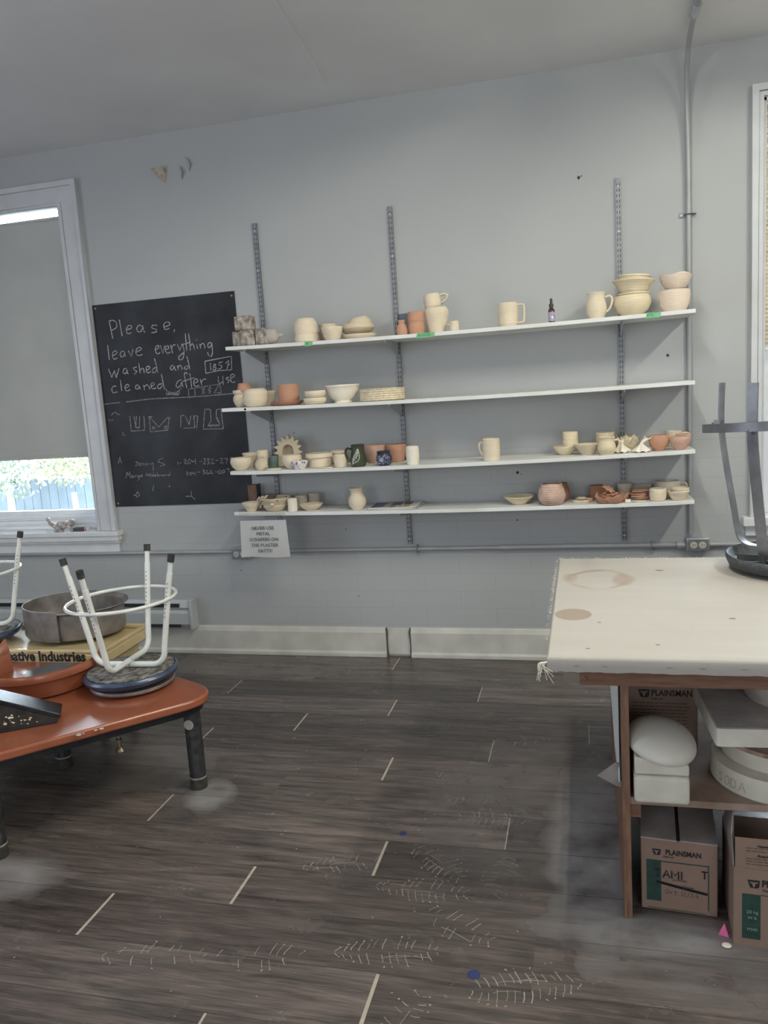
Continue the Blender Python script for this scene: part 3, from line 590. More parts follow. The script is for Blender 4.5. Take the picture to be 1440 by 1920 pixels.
CHALK_TEXT='-2727 2054,-2722 2003,-2716 1947;-2727 2052,-2699 2054,-2679 2035,-2686 2009,-2720 1997;-2658 2055,-2655 2004,-2651 1958;-2623 1993,-2585 1998,-2585 2013,-2604 2014,-2619 1995,-2614 1971,-2588 1972;-2514 2004,-2530 2012,-2548 1998,-2546 1978,-2525 1975,-2509 1998,-2509 2009,-2505 1977,-2496 1968;-2413 2001,-2442 2004,-2450 1990,-2425 1979,-2424 1965,-2457 1962;-2374 1987,-2332 1998,-2339 2014,-2359 2013,-2373 1995,-2364 1974,-2337 1978;-2304 1970,-2309 1952#-2756 1915,-2756 1871,-2756 1826;-2733 1848,-2700 1861,-2705 1876,-2725 1869,-2732 1845,-2722 1828,-2701 1834;-2649 1866,-2665 1870,-2679 1853,-2673 1838,-2655 1843,-2646 1863,-2648 1851,-2645 1838;-2622 1870,-2606 1836,-2589 1876;-2573 1857,-2534 1872,-2543 1884,-2564 1877,-2572 1851,-2556 1836,-2530 1842#-2441 1862,-2419 1872,-2420 1885,-2435 1881,-2443 1859,-2433 1838,-2412 1845;-2407 1886,-2396 1838,-2378 1883;-2378 1857,-2356 1864,-2357 1879,-2372 1874,-2377 1849,-2364 1836,-2347 1843;-2339 1883,-2333 1834;-2334 1866,-2322 1882,-2306 1881;-2296 1883,-2284 1847,-2268 1878;-2265 1886,-2257 1840,-2270 1800,-2290 1793,-2295 1811,-2257 1834;-2238 1941,-2239 1890,-2240 1841;-2268 1878,-2245 1882,-2215 1888;-2217 1940,-2215 1888,-2217 1842;-2216 1865,-2200 1878,-2192 1866,-2190 1842;-2172 1873,-2170 1847;-2169 1900,-2168 1897;-2152 1875,-2150 1846;-2150 1863,-2136 1876,-2125 1870,-2122 1846;-2079 1875,-2095 1876,-2103 1860,-2095 1848,-2081 1861,-2077 1875,-2077 1826,-2087 1798,-2102 1805,-2109 1823#-2769 1774,-2753 1722;-2753 1722,-2730 1762;-2730 1762,-2723 1717;-2723 1717,-2697 1772;-2648 1769,-2666 1764,-2673 1744,-2655 1739,-2644 1762,-2646 1745,-2639 1734;-2577 1772,-2598 1768,-2596 1756,-2580 1746,-2599 1731;-2561 1792,-2559 1733;-2558 1750,-2542 1761,-2533 1752,-2532 1731;-2517 1748,-2492 1758,-2497 1770,-2513 1765,-2516 1742,-2505 1732,-2488 1739;-2449 1758,-2466 1756,-2478 1739,-2466 1729,-2449 1746;-2455 1814,-2447 1772,-2443 1728#-2336 1764,-2353 1760,-2355 1742,-2343 1739,-2330 1758,-2329 1743,-2321 1734;-2310 1762,-2307 1736;-2306 1751,-2294 1761,-2285 1755,-2282 1734;-2240 1755,-2256 1753,-2267 1742,-2255 1735,-2239 1749;-2243 1810,-2237 1775,-2232 1734#-2131 1773,-2046 1782,-1962 1789;-1962 1789,-1967 1713;-1967 1713,-2052 1714,-2133 1704;-2133 1704,-2131 1773;-2098 1762,-2099 1718;-2064 1751,-2076 1752,-2078 1740,-2064 1731,-2074 1718,-2084 1725,-2078 1738,-2062 1748;-2018 1762,-2041 1760;-2041 1760,-2043 1747,-2027 1740,-2035 1725,-2054 1724;-2003 1752,-1980 1767;-1980 1767,-1987 1740,-2002 1709;-1995 1743,-1976 1745#-2729 1667,-2750 1668,-2762 1651,-2755 1630,-2727 1634;-2697 1704,-2696 1638;-2674 1651,-2645 1661,-2650 1674,-2668 1666,-2672 1645,-2659 1635,-2637 1643;-2580 1666,-2598 1661,-2600 1644,-2583 1643,-2574 1660,-2573 1648,-2567 1639;-2547 1664,-2541 1631;-2542 1652,-2524 1663,-2512 1653,-2507 1635;-2495 1652,-2474 1661,-2479 1672,-2493 1667,-2496 1646,-2484 1636,-2466 1641;-2424 1662,-2444 1660,-2456 1643,-2440 1635,-2422 1653;-2420 1720,-2416 1676,-2411 1629#-2294 1677,-2314 1672,-2331 1650,-2325 1634,-2305 1643,-2292 1665,-2292 1648,-2287 1636;-2250 1706,-2260 1718,-2271 1707,-2268 1666,-2264 1628;-2285 1668,-2249 1674;-2235 1711,-2233 1670,-2232 1626;-2252 1677,-2209 1683;-2216 1651,-2189 1661,-2194 1676,-2212 1669,-2216 1646,-2205 1633,-2182 1638;-2171 1672,-2166 1637;-2168 1654,-2152 1671,-2133 1672#-2055 1681,-2058 1653,-2047 1640,-2030 1651;-2027 1682,-2028 1631;-1987 1671,-2006 1669,-2003 1661,-1988 1654,-2001 1640;-1981 1662,-1954 1677,-1961 1687,-1976 1682,-1979 1653,-1968 1641,-1952 1643;-1933 1649,-1932 1647'
CHALK_DRAW='-2404 1634,-2393 1616,-2374 1609,-2342 1607,-2318 1614,-2299 1631;-2400 1610,-2399 1596,-2369 1597,-2324 1591,-2315 1611;-2391 1605,-2368 1601,-2326 1600;-2395 1600,-2369 1599,-2324 1596#-2258 1619,-2047 1638;-2255 1619,-2255 1566;-2213 1616,-2215 1578;-2171 1614,-2151 1621,-2153 1610,-2166 1605,-2154 1595,-2171 1587;-2130 1614,-2113 1622,-2114 1610,-2127 1605,-2114 1596,-2129 1588;-2091 1585,-2068 1619,-2051 1635,-2047 1583;-2078 1587,-2046 1586#-2826 1564,-2777 1568,-2718 1569#-2674 1571,-2504 1578,-2306 1575,-2176 1574,-1965 1578;-2674 1569,-2504 1577,-2306 1574,-2176 1573,-1965 1576#-2786 1497,-2771 1508,-2753 1511,-2741 1498,-2728 1499#-2807 1473,-2801 1464,-2776 1469#-2717 1393,-2725 1375,-2707 1369#-2661 1484,-2663 1393;-2663 1393,-2571 1394;-2571 1394,-2566 1481;-2634 1482,-2629 1413;-2629 1413,-2606 1411;-2606 1411,-2594 1480;-2617 1481,-2629 1419#-2530 1476,-2534 1382;-2534 1382,-2417 1387;-2417 1387,-2399 1463;-2537 1471,-2510 1474;-2527 1470,-2475 1408;-2475 1408,-2408 1464;-2518 1407,-2508 1412,-2499 1403,-2513 1398,-2518 1407;-2438 1406,-2427 1411,-2419 1402,-2433 1395,-2438 1406;-2408 1464,-2392 1457,-2403 1449#-2330 1397,-2321 1468;-2321 1468,-2298 1468;-2292 1463,-2273 1412;-2273 1412,-2256 1464;-2240 1461,-2211 1461;-2211 1461,-2226 1389;-2314 1393,-2238 1392;-2238 1392,-2237 1460#-2162 1497,-2184 1381;-2184 1381,-2055 1377;-2055 1377,-2059 1494;-2162 1497,-2126 1494;-2126 1494,-2128 1428,-2149 1403;-2059 1494,-2088 1490;-2088 1490,-2094 1441,-2075 1402;-2092 1452,-2077 1419;-2153 1400,-2114 1399,-2075 1399;-2153 1402,-2114 1401,-2075 1401;-2152 1397,-2114 1397,-2076 1396#-2551 1058,-2562 1022#-2448 1043,-2442 1053;-2449 1044,-2444 1054#-2699 1001,-2678 1004,-2669 1022,-2661 1012;-2661 1012,-2654 1000,-2680 988;-2678 1004,-2680 988#-2347 982,-2307 983;-2303 1016,-2307 983,-2283 961'
CHALK_NOTE='-2777 1199,-2761 1242;-2761 1242,-2753 1198;-2774 1215,-2754 1216#-2659 1204,-2639 1203;-2647 1203,-2647 1185,-2662 1182;-2635 1188,-2621 1193,-2626 1199,-2635 1194,-2631 1181,-2619 1184;-2611 1196,-2609 1182;-2609 1190,-2599 1195,-2594 1181;-2587 1195,-2584 1181;-2584 1188,-2573 1194,-2568 1182;-2559 1197,-2552 1184,-2541 1196;-2537 1196,-2542 1159,-2548 1150#-2467 1220,-2498 1212,-2503 1200,-2477 1190,-2462 1181,-2493 1173#-2373 1195,-2373 1177;-2364 1187,-2350 1188;-2332 1199,-2322 1208,-2316 1199,-2331 1181;-2331 1181,-2308 1180;-2303 1198,-2292 1207,-2287 1195,-2295 1180,-2304 1186,-2303 1198;-2279 1206,-2280 1191;-2280 1191,-2254 1193;-2255 1208,-2258 1172;-2231 1192,-2211 1191;-2204 1203,-2190 1206,-2195 1188,-2207 1173;-2207 1173,-2187 1175;-2181 1202,-2164 1204,-2176 1190,-2164 1180,-2181 1172;-2155 1201,-2139 1200,-2154 1174;-2154 1174,-2131 1176;-2123 1192,-2107 1192;-2096 1202,-2077 1204,-2096 1175;-2096 1175,-2073 1177;-2064 1200,-2045 1202;-2045 1202,-2058 1170;-2022 1207,-2029 1199,-2020 1195,-2015 1210#-2737 1108,-2725 1145;-2725 1145,-2718 1123;-2718 1123,-2704 1147;-2704 1147,-2706 1107;-2687 1123,-2697 1121,-2697 1111,-2686 1112,-2683 1123,-2682 1109;-2673 1123,-2673 1110;-2672 1118,-2661 1122;-2647 1123,-2656 1119,-2654 1111,-2644 1117,-2646 1099,-2659 1090;-2639 1123,-2638 1111;-2633 1117,-2621 1119,-2627 1126,-2633 1117,-2623 1110;-2593 1134,-2594 1112;-2576 1133,-2576 1113;-2593 1123,-2576 1124;-2570 1124,-2570 1113;-2562 1133,-2563 1112;-2546 1123,-2555 1118,-2553 1112,-2546 1117;-2544 1141,-2544 1112;-2538 1116,-2528 1120,-2533 1123,-2539 1115,-2529 1112;-2519 1137,-2519 1113,-2510 1115,-2511 1121,-2520 1119;-2503 1121,-2502 1112;-2502 1118,-2492 1121;-2480 1120,-2487 1117,-2485 1111,-2478 1117,-2477 1111;-2469 1120,-2468 1111;-2468 1117,-2459 1119,-2456 1112;-2440 1119,-2448 1117,-2448 1112,-2439 1116;-2433 1140,-2433 1114#-2325 1127,-2316 1132,-2315 1123,-2326 1115;-2326 1115,-2309 1114;-2301 1123,-2294 1128,-2289 1119,-2298 1110,-2301 1123;-2281 1131,-2284 1119;-2284 1119,-2265 1120;-2267 1130,-2268 1109;-2253 1127,-2231 1128;-2217 1138,-2201 1137,-2213 1127,-2200 1119,-2219 1112;-2181 1139,-2192 1125,-2187 1112,-2175 1118,-2186 1124;-2169 1133,-2155 1135,-2167 1115;-2167 1115,-2149 1115;-2135 1124,-2121 1125;-2114 1125,-2103 1133,-2095 1124,-2102 1112,-2114 1116,-2114 1125;-2088 1127,-2079 1134,-2072 1126,-2080 1114,-2088 1118,-2088 1127;-2061 1138,-2043 1139;-2043 1139,-2051 1119'

chalk('chalk_word',CHALK_TEXT,.0056,m_chalk,-.0064); chalk('chalk_drawing',CHALK_DRAW,.0052,m_chalk2,-.0066); chalk('chalk_notes',CHALK_NOTE,.0044,m_chalk2,-.0068)
# ---- peeling paint
def flake(name,label,pts,m):
    b=MB(); n=len(pts); b.add([(x,y,z) for x,y,z in pts]+[(x,y+.0012,z) for x,y,z in pts],[tuple(range(n)),tuple(range(2*n-1,n-1,-1))]+[(i,(i+1)%n,n+(i+1)%n,n+i) for i in range(n)])
    tag(b.build(name,m,smooth=False),label,'paint flake','peeling paint')
m_flake=mat('peeled plaster back',(.42,.36,.28),.9,var=.25,vscale=40)
flake('paint_flake','curled beige paint flake peeling off the wall above the chalkboard',[(-2.335,-.045,2.862),(-2.30,-.040,2.858),(-2.262,-.028,2.868),(-2.255,-.002,2.83),(-2.268,-.002,2.785),(-2.285,-.012,2.80),(-2.31,-.030,2.835)],m_flake)
flake('paint_flake','grey paint flake lifting off the wall right of the curled beige flake',[(-2.185,-.002,2.862),(-2.165,-.016,2.856),(-2.15,-.022,2.825),(-2.165,-.004,2.785),(-2.175,-.002,2.81)],m_wall)
flake('paint_flake','small grey paint flake at the upper right end of the peeling spot',[(-2.135,-.001,2.905),(-2.115,-.014,2.89),(-2.10,-.016,2.86),(-2.115,-.002,2.825),(-2.128,-.001,2.86)],m_wall)
# ---- conduits
cv=thing('conduit_pipe','vertical steel conduit bending from the wall onto the ceiling at right','pipe',(.515,0,.69))
path=smoothpath([(.524,-.017,.70),(.523,-.017,1.3),(.522,-.017,2.3),(.521,-.02,2.55),(.515,-.04,2.76),(.508,-.09,2.90),(.505,-.16,2.975),(.502,-.30,3.02),(.50,-.55,3.032),(.495,-1.3,3.032),(.49,-2.4,3.032)],8)
MB().tube([p-Vector((.515,0,.69)) for p in path],.0125,12).build('conduit_tube',m_pipe,cv)
MB().tube([(-.013,-.43,2.339),(-.0135,-.52,2.342)],.018,12).build('coupling',m_conduit,cv)
for (x,y,z,hz) in ((.523,-.001,2.29,0),):
    b=MB().box(-.045,-.012,-.004,0,-.011,.011); b.tube([(-.014,-.002,0),(-.012,-.03,0),(.008,-.034,0),(.022,-.03,0),(.024,-.002,0)],.004,6,flat=(.011,.002,(0,0,1))); b.m=1; b.lathe([(0,.004),(.006,.003),(.007,0)],8,M=Matrix.Translation((-.034,-.004,0))@Matrix.Rotation(R(90),4,'X'))
    b.build('pipe_strap',[m_steel,m_conduit],cv,loc=(x-.515,y,z-.69))
b=MB().box(-.04,.03,-.004,0,-.012,.012); b.tube([(-.02,-.002,0),(-.016,-.032,0),(.016,-.032,0),(.02,-.002,0)],.004,6,flat=(.011,.002,(0,0,1)))
b.build('pipe_strap',m_steel,cv,loc=(-.0135,-.62,2.358),rot=(R(90),0,0))
ch=thing('conduit_pipe','horizontal painted conduit running along the wall below the shelves','pipe',(-1,0,.64))
MB().tube([(XL+.02+1,-.016,0),(-1.05+.0,-.016,0.0),(1.46,-.016,.002)],.0125,12).build('conduit_tube',m_pipe,ch)
MB().tube([(1.612,-.016,.003),(2.25,-.016,.0035)],.0125,12).build('conduit_tube',m_pipe,ch)
MB().tube([(.525,-.016,.0015),(.60,-.016,.0015)],.0165,12).build('coupling',m_pipe,ch)
MB().tube([(.56,-.016,.002),(1.44,-.016,.003)],.015,12).build('conduit_sleeve',m_pipe,ch)
MB().tube([(1.455,-.016,.002),(1.497,-.016,.002)],.020,8).build('locknut',m_pipe,ch)
for x in (-1.95,-.93,.33):
    b=MB().box(-.011,.011,-.004,0,-.042,-.008); b.tube([(0,-.002,-.015),(0,-.03,-.012),(0,-.034,.004),(0,-.03,.016),(0,-.002,.018)],.004,6,flat=(.011,.002,(1,0,0))); b.lathe([(0,.005),(.007,.004),(.008,0)],8,M=Matrix.Translation((0,-.004,-.03))@Matrix.Rotation(R(90),4,'X'))
    b.build('pipe_strap',m_pipe,ch,loc=(x+1,0,0))
def outlet(x,z,label,w,h,gang):
    t=thing('outlet_box',label,'outlet',(x,0,z))
    MB().box(-w/2,w/2,-.05,0,-h/2,h/2).build('metal_box',m_conduit,t,bevel=.006)
    MB().box(-w/2+.004,w/2-.004,-.053,-.05,-h/2+.004,h/2-.004).build('cover_plate',m_steel,t,bevel=.002)
    for sx in (-.021,.021):
        r=MB().lathe([(.0,.0),(.0172,0),(.0172,.004),(0,.005)],22,M=Matrix.Translation((sx,-.052,0))@Matrix.Rotation(R(90),4,'X'))
        o=r.build('receptacle',mat('ivory receptacle',(.55,.55,.44),.4),t)
        q=MB(); q.box(sx-.008,sx+.001,-.0576,-.0565,.004,.0062); q.box(sx-.008,sx+.001,-.0576,-.0565,-.0062,-.004); q.lathe([(0,0),(.0026,0)],8,M=Matrix.Translation((sx+.008,-.0574,0))@Matrix.Rotation(R(90),4,'X'))
        q.build('outlet_slots',m_dark,o,smooth=False)
    return t
outlet(.555,.648,'grey metal outlet box with two ivory sockets at the foot of the conduit',.112,.07,2)
outlet(-2.005,.632,'outlet box half hidden behind the paper notice',.112,.07,2)
# ---- baseboard heater
hh=thing('baseboard_heater','pale baseboard heater on the wall under the left window','heater',(-3.1,0,.17))
b=MB(); b.prism([(0,0),(-.055,0),(-.075,.03),(-.075,.10),(-.06,.115),(-.075,.135),(-.05,.18),(0,.18)],-1.1,.735,axis='x'); b.build('heater_casing',mat('heater enamel',(.50,.52,.52),.4,.1),hh,smooth=False,bevel=.003)
for zz,ht in ((.138,.022),(.012,.018)): MB().box(-1.08,.67,-.079,-.07,zz,zz+ht).build('heater_slot',m_dark,hh,smooth=False)
MB().box(.735,.755,-.082,0,-.002,.184).build('end_cap',mat('heater enamel',(.50,.52,.52),.4,.1),hh,bevel=.004)
# ---- paper notice hanging from the bottom shelf
ps=thing('paper_notice','white paper notice about metal scrapers hanging under the bottom shelf','sign',(-1.748,-.262,.76))
m_sleeve=bpy.data.materials.new('clear sleeve'); m_sleeve.use_nodes=True
_t=m_sleeve.node_tree; _t.nodes.clear(); _o=nd(_t,'ShaderNodeOutputMaterial'); _tr=nd(_t,'ShaderNodeBsdfTransparent'); _gl=nd(_t,'ShaderNodeBsdfGlossy'); _gl.inputs['Roughness'].default_value=.25; _mx=nd(_t,'ShaderNodeMixShader'); _mx.inputs[0].default_value=.13
_t.links.new(_tr.outputs[0],_mx.inputs[1]); _t.links.new(_gl.outputs[0],_mx.inputs[2]); _t.links.new(_mx.outputs[0],_o.inputs[0])
def sheet(x0,x1,z0,z1,y,curl,th=.0008,nx=12,nz=10,flare=0):
    b=MB(); vs=[]
    for sgn in (0,1):
        for j in range(nz+1):
            for i in range(nx+1):
                u=i/nx;v=j/nz; vs.append((x0+(x1-x0)*u+(u-.5)*flare*(1-v),y+curl*math.sin(u*PI*1.3+v)*(1-v)+sgn*th,z0+(z1-z0)*v+.003*math.sin(u*7)*(1-v)))
    o=(nx+1)*(nz+1)
    for j in range(nz):
        for i in range(nx):
            a=j*(nx+1)+i; b.f.append((a,a+1,a+nx+2,a+nx+1)); b.f.append((o+a,o+a+nx+1,o+a+nx+2,o+a+1))
    b.v=vs; b.mi=[0]*len(b.f); return b
sheet(-.137,.137,-.103,.107,0,.004,flare=.022).build('paper_sheet',m_paper,ps)
sheet(-.139,.139,-.105,.152,-.0025,.004,flare=.022).build('plastic_sleeve',m_sleeve,ps)
for i,l in enumerate(('NEVER USE','METAL','SCRAPERS ON','THE PLASTER','BATTS!')):
    text(l,.0265,ps,'sign_lettering',mat('printed grey ink',(.045,.045,.05),.6),(-.002+.001*i,-.0075,.064-.0325*i),space=1.03)
# ================================================================ pottery
PR={
 'cup':[(.82,0),(.88,.05),(.95,.4),(1,.95),(1,1)],'cyl':[(.93,0),(.98,.05),(1,.5),(.985,1)],'barrel':[(.82,0),(.9,.07),(1,.45),(.97,.85),(.92,1)],
 'taper':[(.6,0),(.66,.05),(.80,.3),(.95,.7),(1,.95),(.99,1)],'bowl_round':[(.48,0),(.54,.04),(.84,.28),(1,.62),(.98,.82),(.91,1)],
 'bowl_open':[(.46,0),(.5,.06),(.76,.4),(.93,.78),(1,1)],'bowl_foot':[(.52,0),(.53,.08),(.49,.11),(.74,.32),(.92,.68),(.965,.9),(1,.93),(1,1)],
 'bowl_deep':[(.66,0),(.74,.06),(.92,.35),(1,.75),(.98,1)],'bowl_low':[(.72,0),(.82,.08),(.98,.5),(1,.85),(.97,1)],
 'cone':[(.45,0),(.48,.05),(.72,.5),(1,.96),(1,1)],'cone2':[(.62,0),(.66,.05),(.78,.3),(.80,.34),(.92,.72),(1,.9),(1,1)],
 'dome':[(.97,0),(1,.3),(1,.6),(.93,.8),(.76,.97),(.70,1)],'jarlow':[(.9,0),(.98,.1),(1,.55),(.93,1)],'jarrim':[(.62,0),(.84,.14),(1,.42),(.95,.62),(.80,.74),(.84,.78),(.95,.84),(.95,1)],
 'flare':[(.66,0),(.72,.06),(.80,.4),(.76,.62),(.82,.74),(1,.93),(1,1)],'plate':[(.70,0),(.78,.1),(.97,.7),(1,1)],
 'potinv':[(.72,0),(.76,.05),(.92,.7),(1,.74),(1,1)],'tallvase':[(.64,0),(.69,.04),(.84,.35),(.97,.68),(1,.80),(.95,.92),(.86,.97),(.86,1)],
 'vase':[(.58,0),(.63,.03),(.90,.18),(1,.36),(.93,.54),(.70,.70),(.66,.78),(.70,.88),(.84,.98),(.85,1)],
 'bottle':[(.9,0),(.98,.06),(1,.35),(.80,.62),(.56,.74),(.54,.82),(.64,.90),(.64,1)],'egg':[(.62,0),(.78,.06),(.97,.28),(1,.45),(.92,.70),(.78,.92),(.74,1)],
 'pitcher':[(.66,0),(.72,.04),(.95,.25),(1,.42),(.92,.62),(.80,.78),(.82,.92),(.90,1)],
 'stackcup':[(.84,0),(.94,.06),(1,.3),(.95,.46),(.93,.5),(.95,.54),(1,.62),(.95,.66),(.96,.9),(.94,1)],
 'mugridge':[(.80,0),(.86,.04),(.96,.16),(.92,.2),(.99,.3),(.95,.35),(1,.46),(.96,.52),(1,.62),(.97,.9),(.93,1)],
 'ring':[(.75,0),(.9,.2),(.96,.75),(1,.8),(1,1)],'widerim':[(.58,0),(.62,.05),(.74,.35),(.80,.6),(1,.94),(1,1)],
 'casserole':[(.82,0),(.86,.04),(.87,.66),(.86,.68),(1,.72),(1,.93),(.96,1)],
 'bigbowl':[(.50,0),(.56,.05),(.74,.3),(.77,.42),(.75,.46),(.90,.78),(1,.95),(1,1)],'greenmug':[(.78,0),(.82,.02),(.90,.06),(.97,.2),(.96,.45),(.84,.68),(.80,.85),(.85,1)],
 'bluecup':[(.62,0),(.85,.12),(1,.42),(.95,.65),(.78,.82),(.82,.88),(.82,1)],'crumple':[(.66,0),(.8,.1),(.95,.6),(1,1)],'octdish':[(.93,0),(1,.06),(1,1)]}
def shape(kind,r,h,t=.0055):
    out=[(a*r,b*h) for a,b in PR[kind]]
    if kind=='plate': t=.006
    n=len(out); inn=[]
    for a,b in reversed(out):
        if b<t*1.6: break
        inn.append((max(a-t,.002),b))
    inn[0]=(out[-1][0]-t,out[-1][1]); lip=[(out[-1][0]-t*.25,h+.0012),(out[-1][0]-t*.75,h+.0012)]
    bt=(max(inn[-1][0]*.75,.002),max(min(inn[-1][1],t*1.3),.003))
    return [(0.0001,0)]+out+lip+inn+[bt,(.0001,bt[1])]
def P(name,label,cat,group,kind,mt,x,y,z,r,h,hand=None,inv=0,tilt=None,lug=0,sq=0):
    pf=shape(kind,r,h)
    if inv: pf=[(a,h+.0012-b) for a,b in pf][::-1]
    fn=None; seg=40; wob=.008
    if kind=='octdish':
        seg=64
        fn=lambda a,rr,zz,k:(rr*(.80+.20*(math.cos(PI/8)/math.cos(((a+PI/8)%(PI/4))-PI/8)))/1.0,zz)
    if kind=='crumple':
        fn=lambda a,rr,zz,k:(rr*(1+.10*math.sin(5*a+1)+.06*math.sin(9*a)),zz*(1+(.22*math.sin(4*a)+.16*math.sin(7*a+2)+.1*math.sin(13*a))*(zz/h)))
    if name=='clay_bowl' and 'uneven' in label:
        fn=lambda a,rr,zz,k:(rr,zz*(1+(.10*math.sin(a+2.6)+.05*math.sin(4*a))*(zz/h)))
    if kind=='egg' and mt=='terra_x':
        fn=lambda a,rr,zz,k:(rr*(1+.02*math.sin(7*a+zz*60)+.015*math.sin(11*a-zz*90)),zz*(1+.02*math.sin(3*a)*(zz/h)))
    rot=(R(tilt[0]),R(tilt[1]),0) if tilt else (0,0,0)
    gz=random.uniform(0,6.28)
    b=MB().lathe(pf,seg,wob=wob,fn=fn); m=CL[mt]
    pieces=[]
    if hand:
        a,sz,zc=hand; a=R(a); q=MB()
        d=Vector((math.cos(a),math.sin(a),0)); zt,zb=(.80*h,.24*h)
        if inv: zt,zb=h-.2*h,h-.78*h
        r1=r*.93; 
        pts=[d*(r1-.004)+Vector((0,0,zt)),d*(r1+sz*.55)+Vector((0,0,zt+.05*h)),d*(r1+sz*.95)+Vector((0,0,zt-.08*h)),d*(r1+sz*.85)+Vector((0,0,(zt+zb)/2)),d*(r1+sz*.4)+Vector((0,0,zb+.08*h)),d*(r1-.004)+Vector((0,0,zb))]
        if sq: pts=[d*(r1-.004)+Vector((0,0,.90*h)),d*(r1+sz*.7)+Vector((0,0,.90*h)),d*(r1+sz*.95)+Vector((0,0,.80*h)),d*(r1+sz*.9)+Vector((0,0,.25*h)),d*(r1+sz*.65)+Vector((0,0,.15*h)),d*(r1-.004)+Vector((0,0,.15*h))]
        q.tube(smoothpath(pts,6),.005,10,flat=(.0088,.0055,(0,0,1))); pieces.append(('handle',q,m))
    if lug:
        q=MB().ball((-r*1.05,0,h*.72),.010,10,8,sc=(1,.7,.6)); pieces.append(('lug',q,m))
    if kind=='greenmug':
        q=MB(); prof=[(a_*r,b_*h) for a_,b_ in PR[kind]]
        def rad(zz):
            for (ra,za),(rb,zb2) in zip(prof,prof[1:]):
                if za<=zz<=zb2: return ra+(rb-ra)*(zz-za)/max(1e-6,zb2-za)
            return prof[-1][0]
        def onp(u,v): a_=R(-90)+u; rr=rad(v*h)+.0006; return (rr*math.cos(a_),rr*math.sin(a_),v*h)
        leaf=[(-.55,.15),(-.45,.38),(-.1,.6),(.25,.82),(.38,.68),(.42,.45),(.25,.3),(-.1,.22),(-.55,.15)]
        q.tube(smoothpath([onp(*p) for p in leaf],5),.0018,6); q.tube(smoothpath([onp(-.6,.1),onp(-.25,.35),onp(.1,.5),onp(.28,.78)],5),.0014,6)
        for u,v,du,dv in ((-.3,.3,-.08,.12),(-.15,.4,-.08,.12),(0,.47,-.06,.12),(.12,.55,-.05,.12),(-.2,.32,.16,-.02),(-.05,.42,.2,-.02),(.1,.5,.2,.02),(.2,.62,.14,.04)): q.tube([onp(u,v),onp(u+du,v+dv)],.0013,5)
        pieces.append(('leaf_motif',q,mat('carved white slip',(.62,.62,.54),.6)))
    if kind=='bluecup':
        q=MB(); prof=[(a_*r,b_*h) for a_,b_ in PR[kind]]
        def rad2(zz):
            for (ra,za),(rb,zb2) in zip(prof,prof[1:]):
                if za<=zz<=zb2: return ra+(rb-ra)*(zz-za)/max(1e-6,zb2-za)
            return prof[-1][0]
        def onp2(u,v): a_=R(-95)+u; rr=rad2(v*h)+.0005; return (rr*math.cos(a_),rr*math.sin(a_),v*h)
        q.tube([onp2(.30*(i/26)*math.cos(i*.62),.42+.19*(i/26)*math.sin(i*.62)) for i in range(27)],.0017,5)
        for k in range(120):
            u=random.uniform(-1.2,1.2); v=random.uniform(.12,.72)
            if u*u/.12+(v-.42)**2/.05<1: continue
            q.tube([onp2(u,v),onp2(u+random.uniform(-.09,.09),v+random.uniform(-.05,.05))],.0013,4)
        pieces.append(('spiral_motif',q,mat('pale blue slip',(.45,.48,.58),.6)))
    if 'modelled face' in label:
        q=MB(); q.ball((r*.75,-r*.62,h*.52),.009,8,6,sc=(.8,.8,1.4)); q.ball((r*.86,-r*.4,h*.72),.007,8,6,sc=(1,1,.5)); q.ball((r*.86,-r*.45,h*.28),.008,8,6,sc=(1,1,.5)); pieces.append(('face_relief',q,m))
    if 'applied leaves' in label:
        q=MB()
        for i in range(5):
            a_=R(-140+i*28); e=Matrix.Translation((r*1.0*math.cos(a_),r*1.0*math.sin(a_),h*(.95 if i%2 else .75)))@Matrix.Rotation(a_,4,'Z')@Matrix.Rotation(R(20*(i-2)),4,'X')
            q.ball((0,0,0),.014,8,6,sc=(.35,.8,1.2),M=e.to_3x3()); 
            for k in range(len(q.v)-63,len(q.v)): q.v[k]=tuple(Vector(q.v[k])+e.translation)
        pieces.append(('leaf_relief',q,m))
    if kind=='bigbowl':
        q=MB()
        for a_ in (-125,-60,-165,60,120):
            a2=R(a_); MM=Matrix.Translation((math.cos(a2)*(r*.925),math.sin(a2)*(r*.925),h*.86))@Matrix.Rotation(a2,4,'Z')@Matrix.Rotation(R(90+25),4,'Y'); q.lathe([(0,.004),(.004,.003),(.0045,-.006)],10,M=MM)
        pieces.append(('pierced_hole',q,m_dark)); q=MB().ball((r*.12,-r*.80,h*.55),.012,10,8,sc=(1.2,.6,.8)); pieces.append(('lug',q,m))
    if kind=='casserole':
        q=MB().lathe([(.0001,.006),(r*.1,.007),(r*.8,.004),(r*.92,0)],36); 
        for i in range(len(q.v)): q.v[i]=(q.v[i][0],q.v[i][1],q.v[i][2]+h*.93)
        pieces.append(('lid',q,m))
    if pieces:
        t=thing(name,label,cat,(x,y,z),rot,group); b.build('body',m,t)
        for nm,q,mm in pieces: q.build(nm,mm,t)
        return t
    return tag(b.build(name,m,loc=(x,y,z),rot=rot),label,cat,group)
P('clay_jar','squat cream clay jar above the smallest green tape, carrying another jar','jar','pottery on the top shelf','jarlow','cream',-1.412,-0.241,1.8155,0.065,0.043)
P('clay_jar','rounded cream clay jar set upside down on a squat jar on the top shelf','jar','pottery on the top shelf','dome','cream',-1.414,-0.241,1.8580,0.062,0.081)
P('clay_cup','small dull cream cup half hidden between the stacked jars and a tapered cup','cup','pottery on the top shelf','cup','cream_d',-1.391,-0.063,1.8152,0.029,0.062)
P('clay_cup','tapered cream clay cup in front of a taller cup on the top shelf','cup','pottery on the top shelf','taper','cream',-1.258,-0.277,1.8135,0.055,0.067)
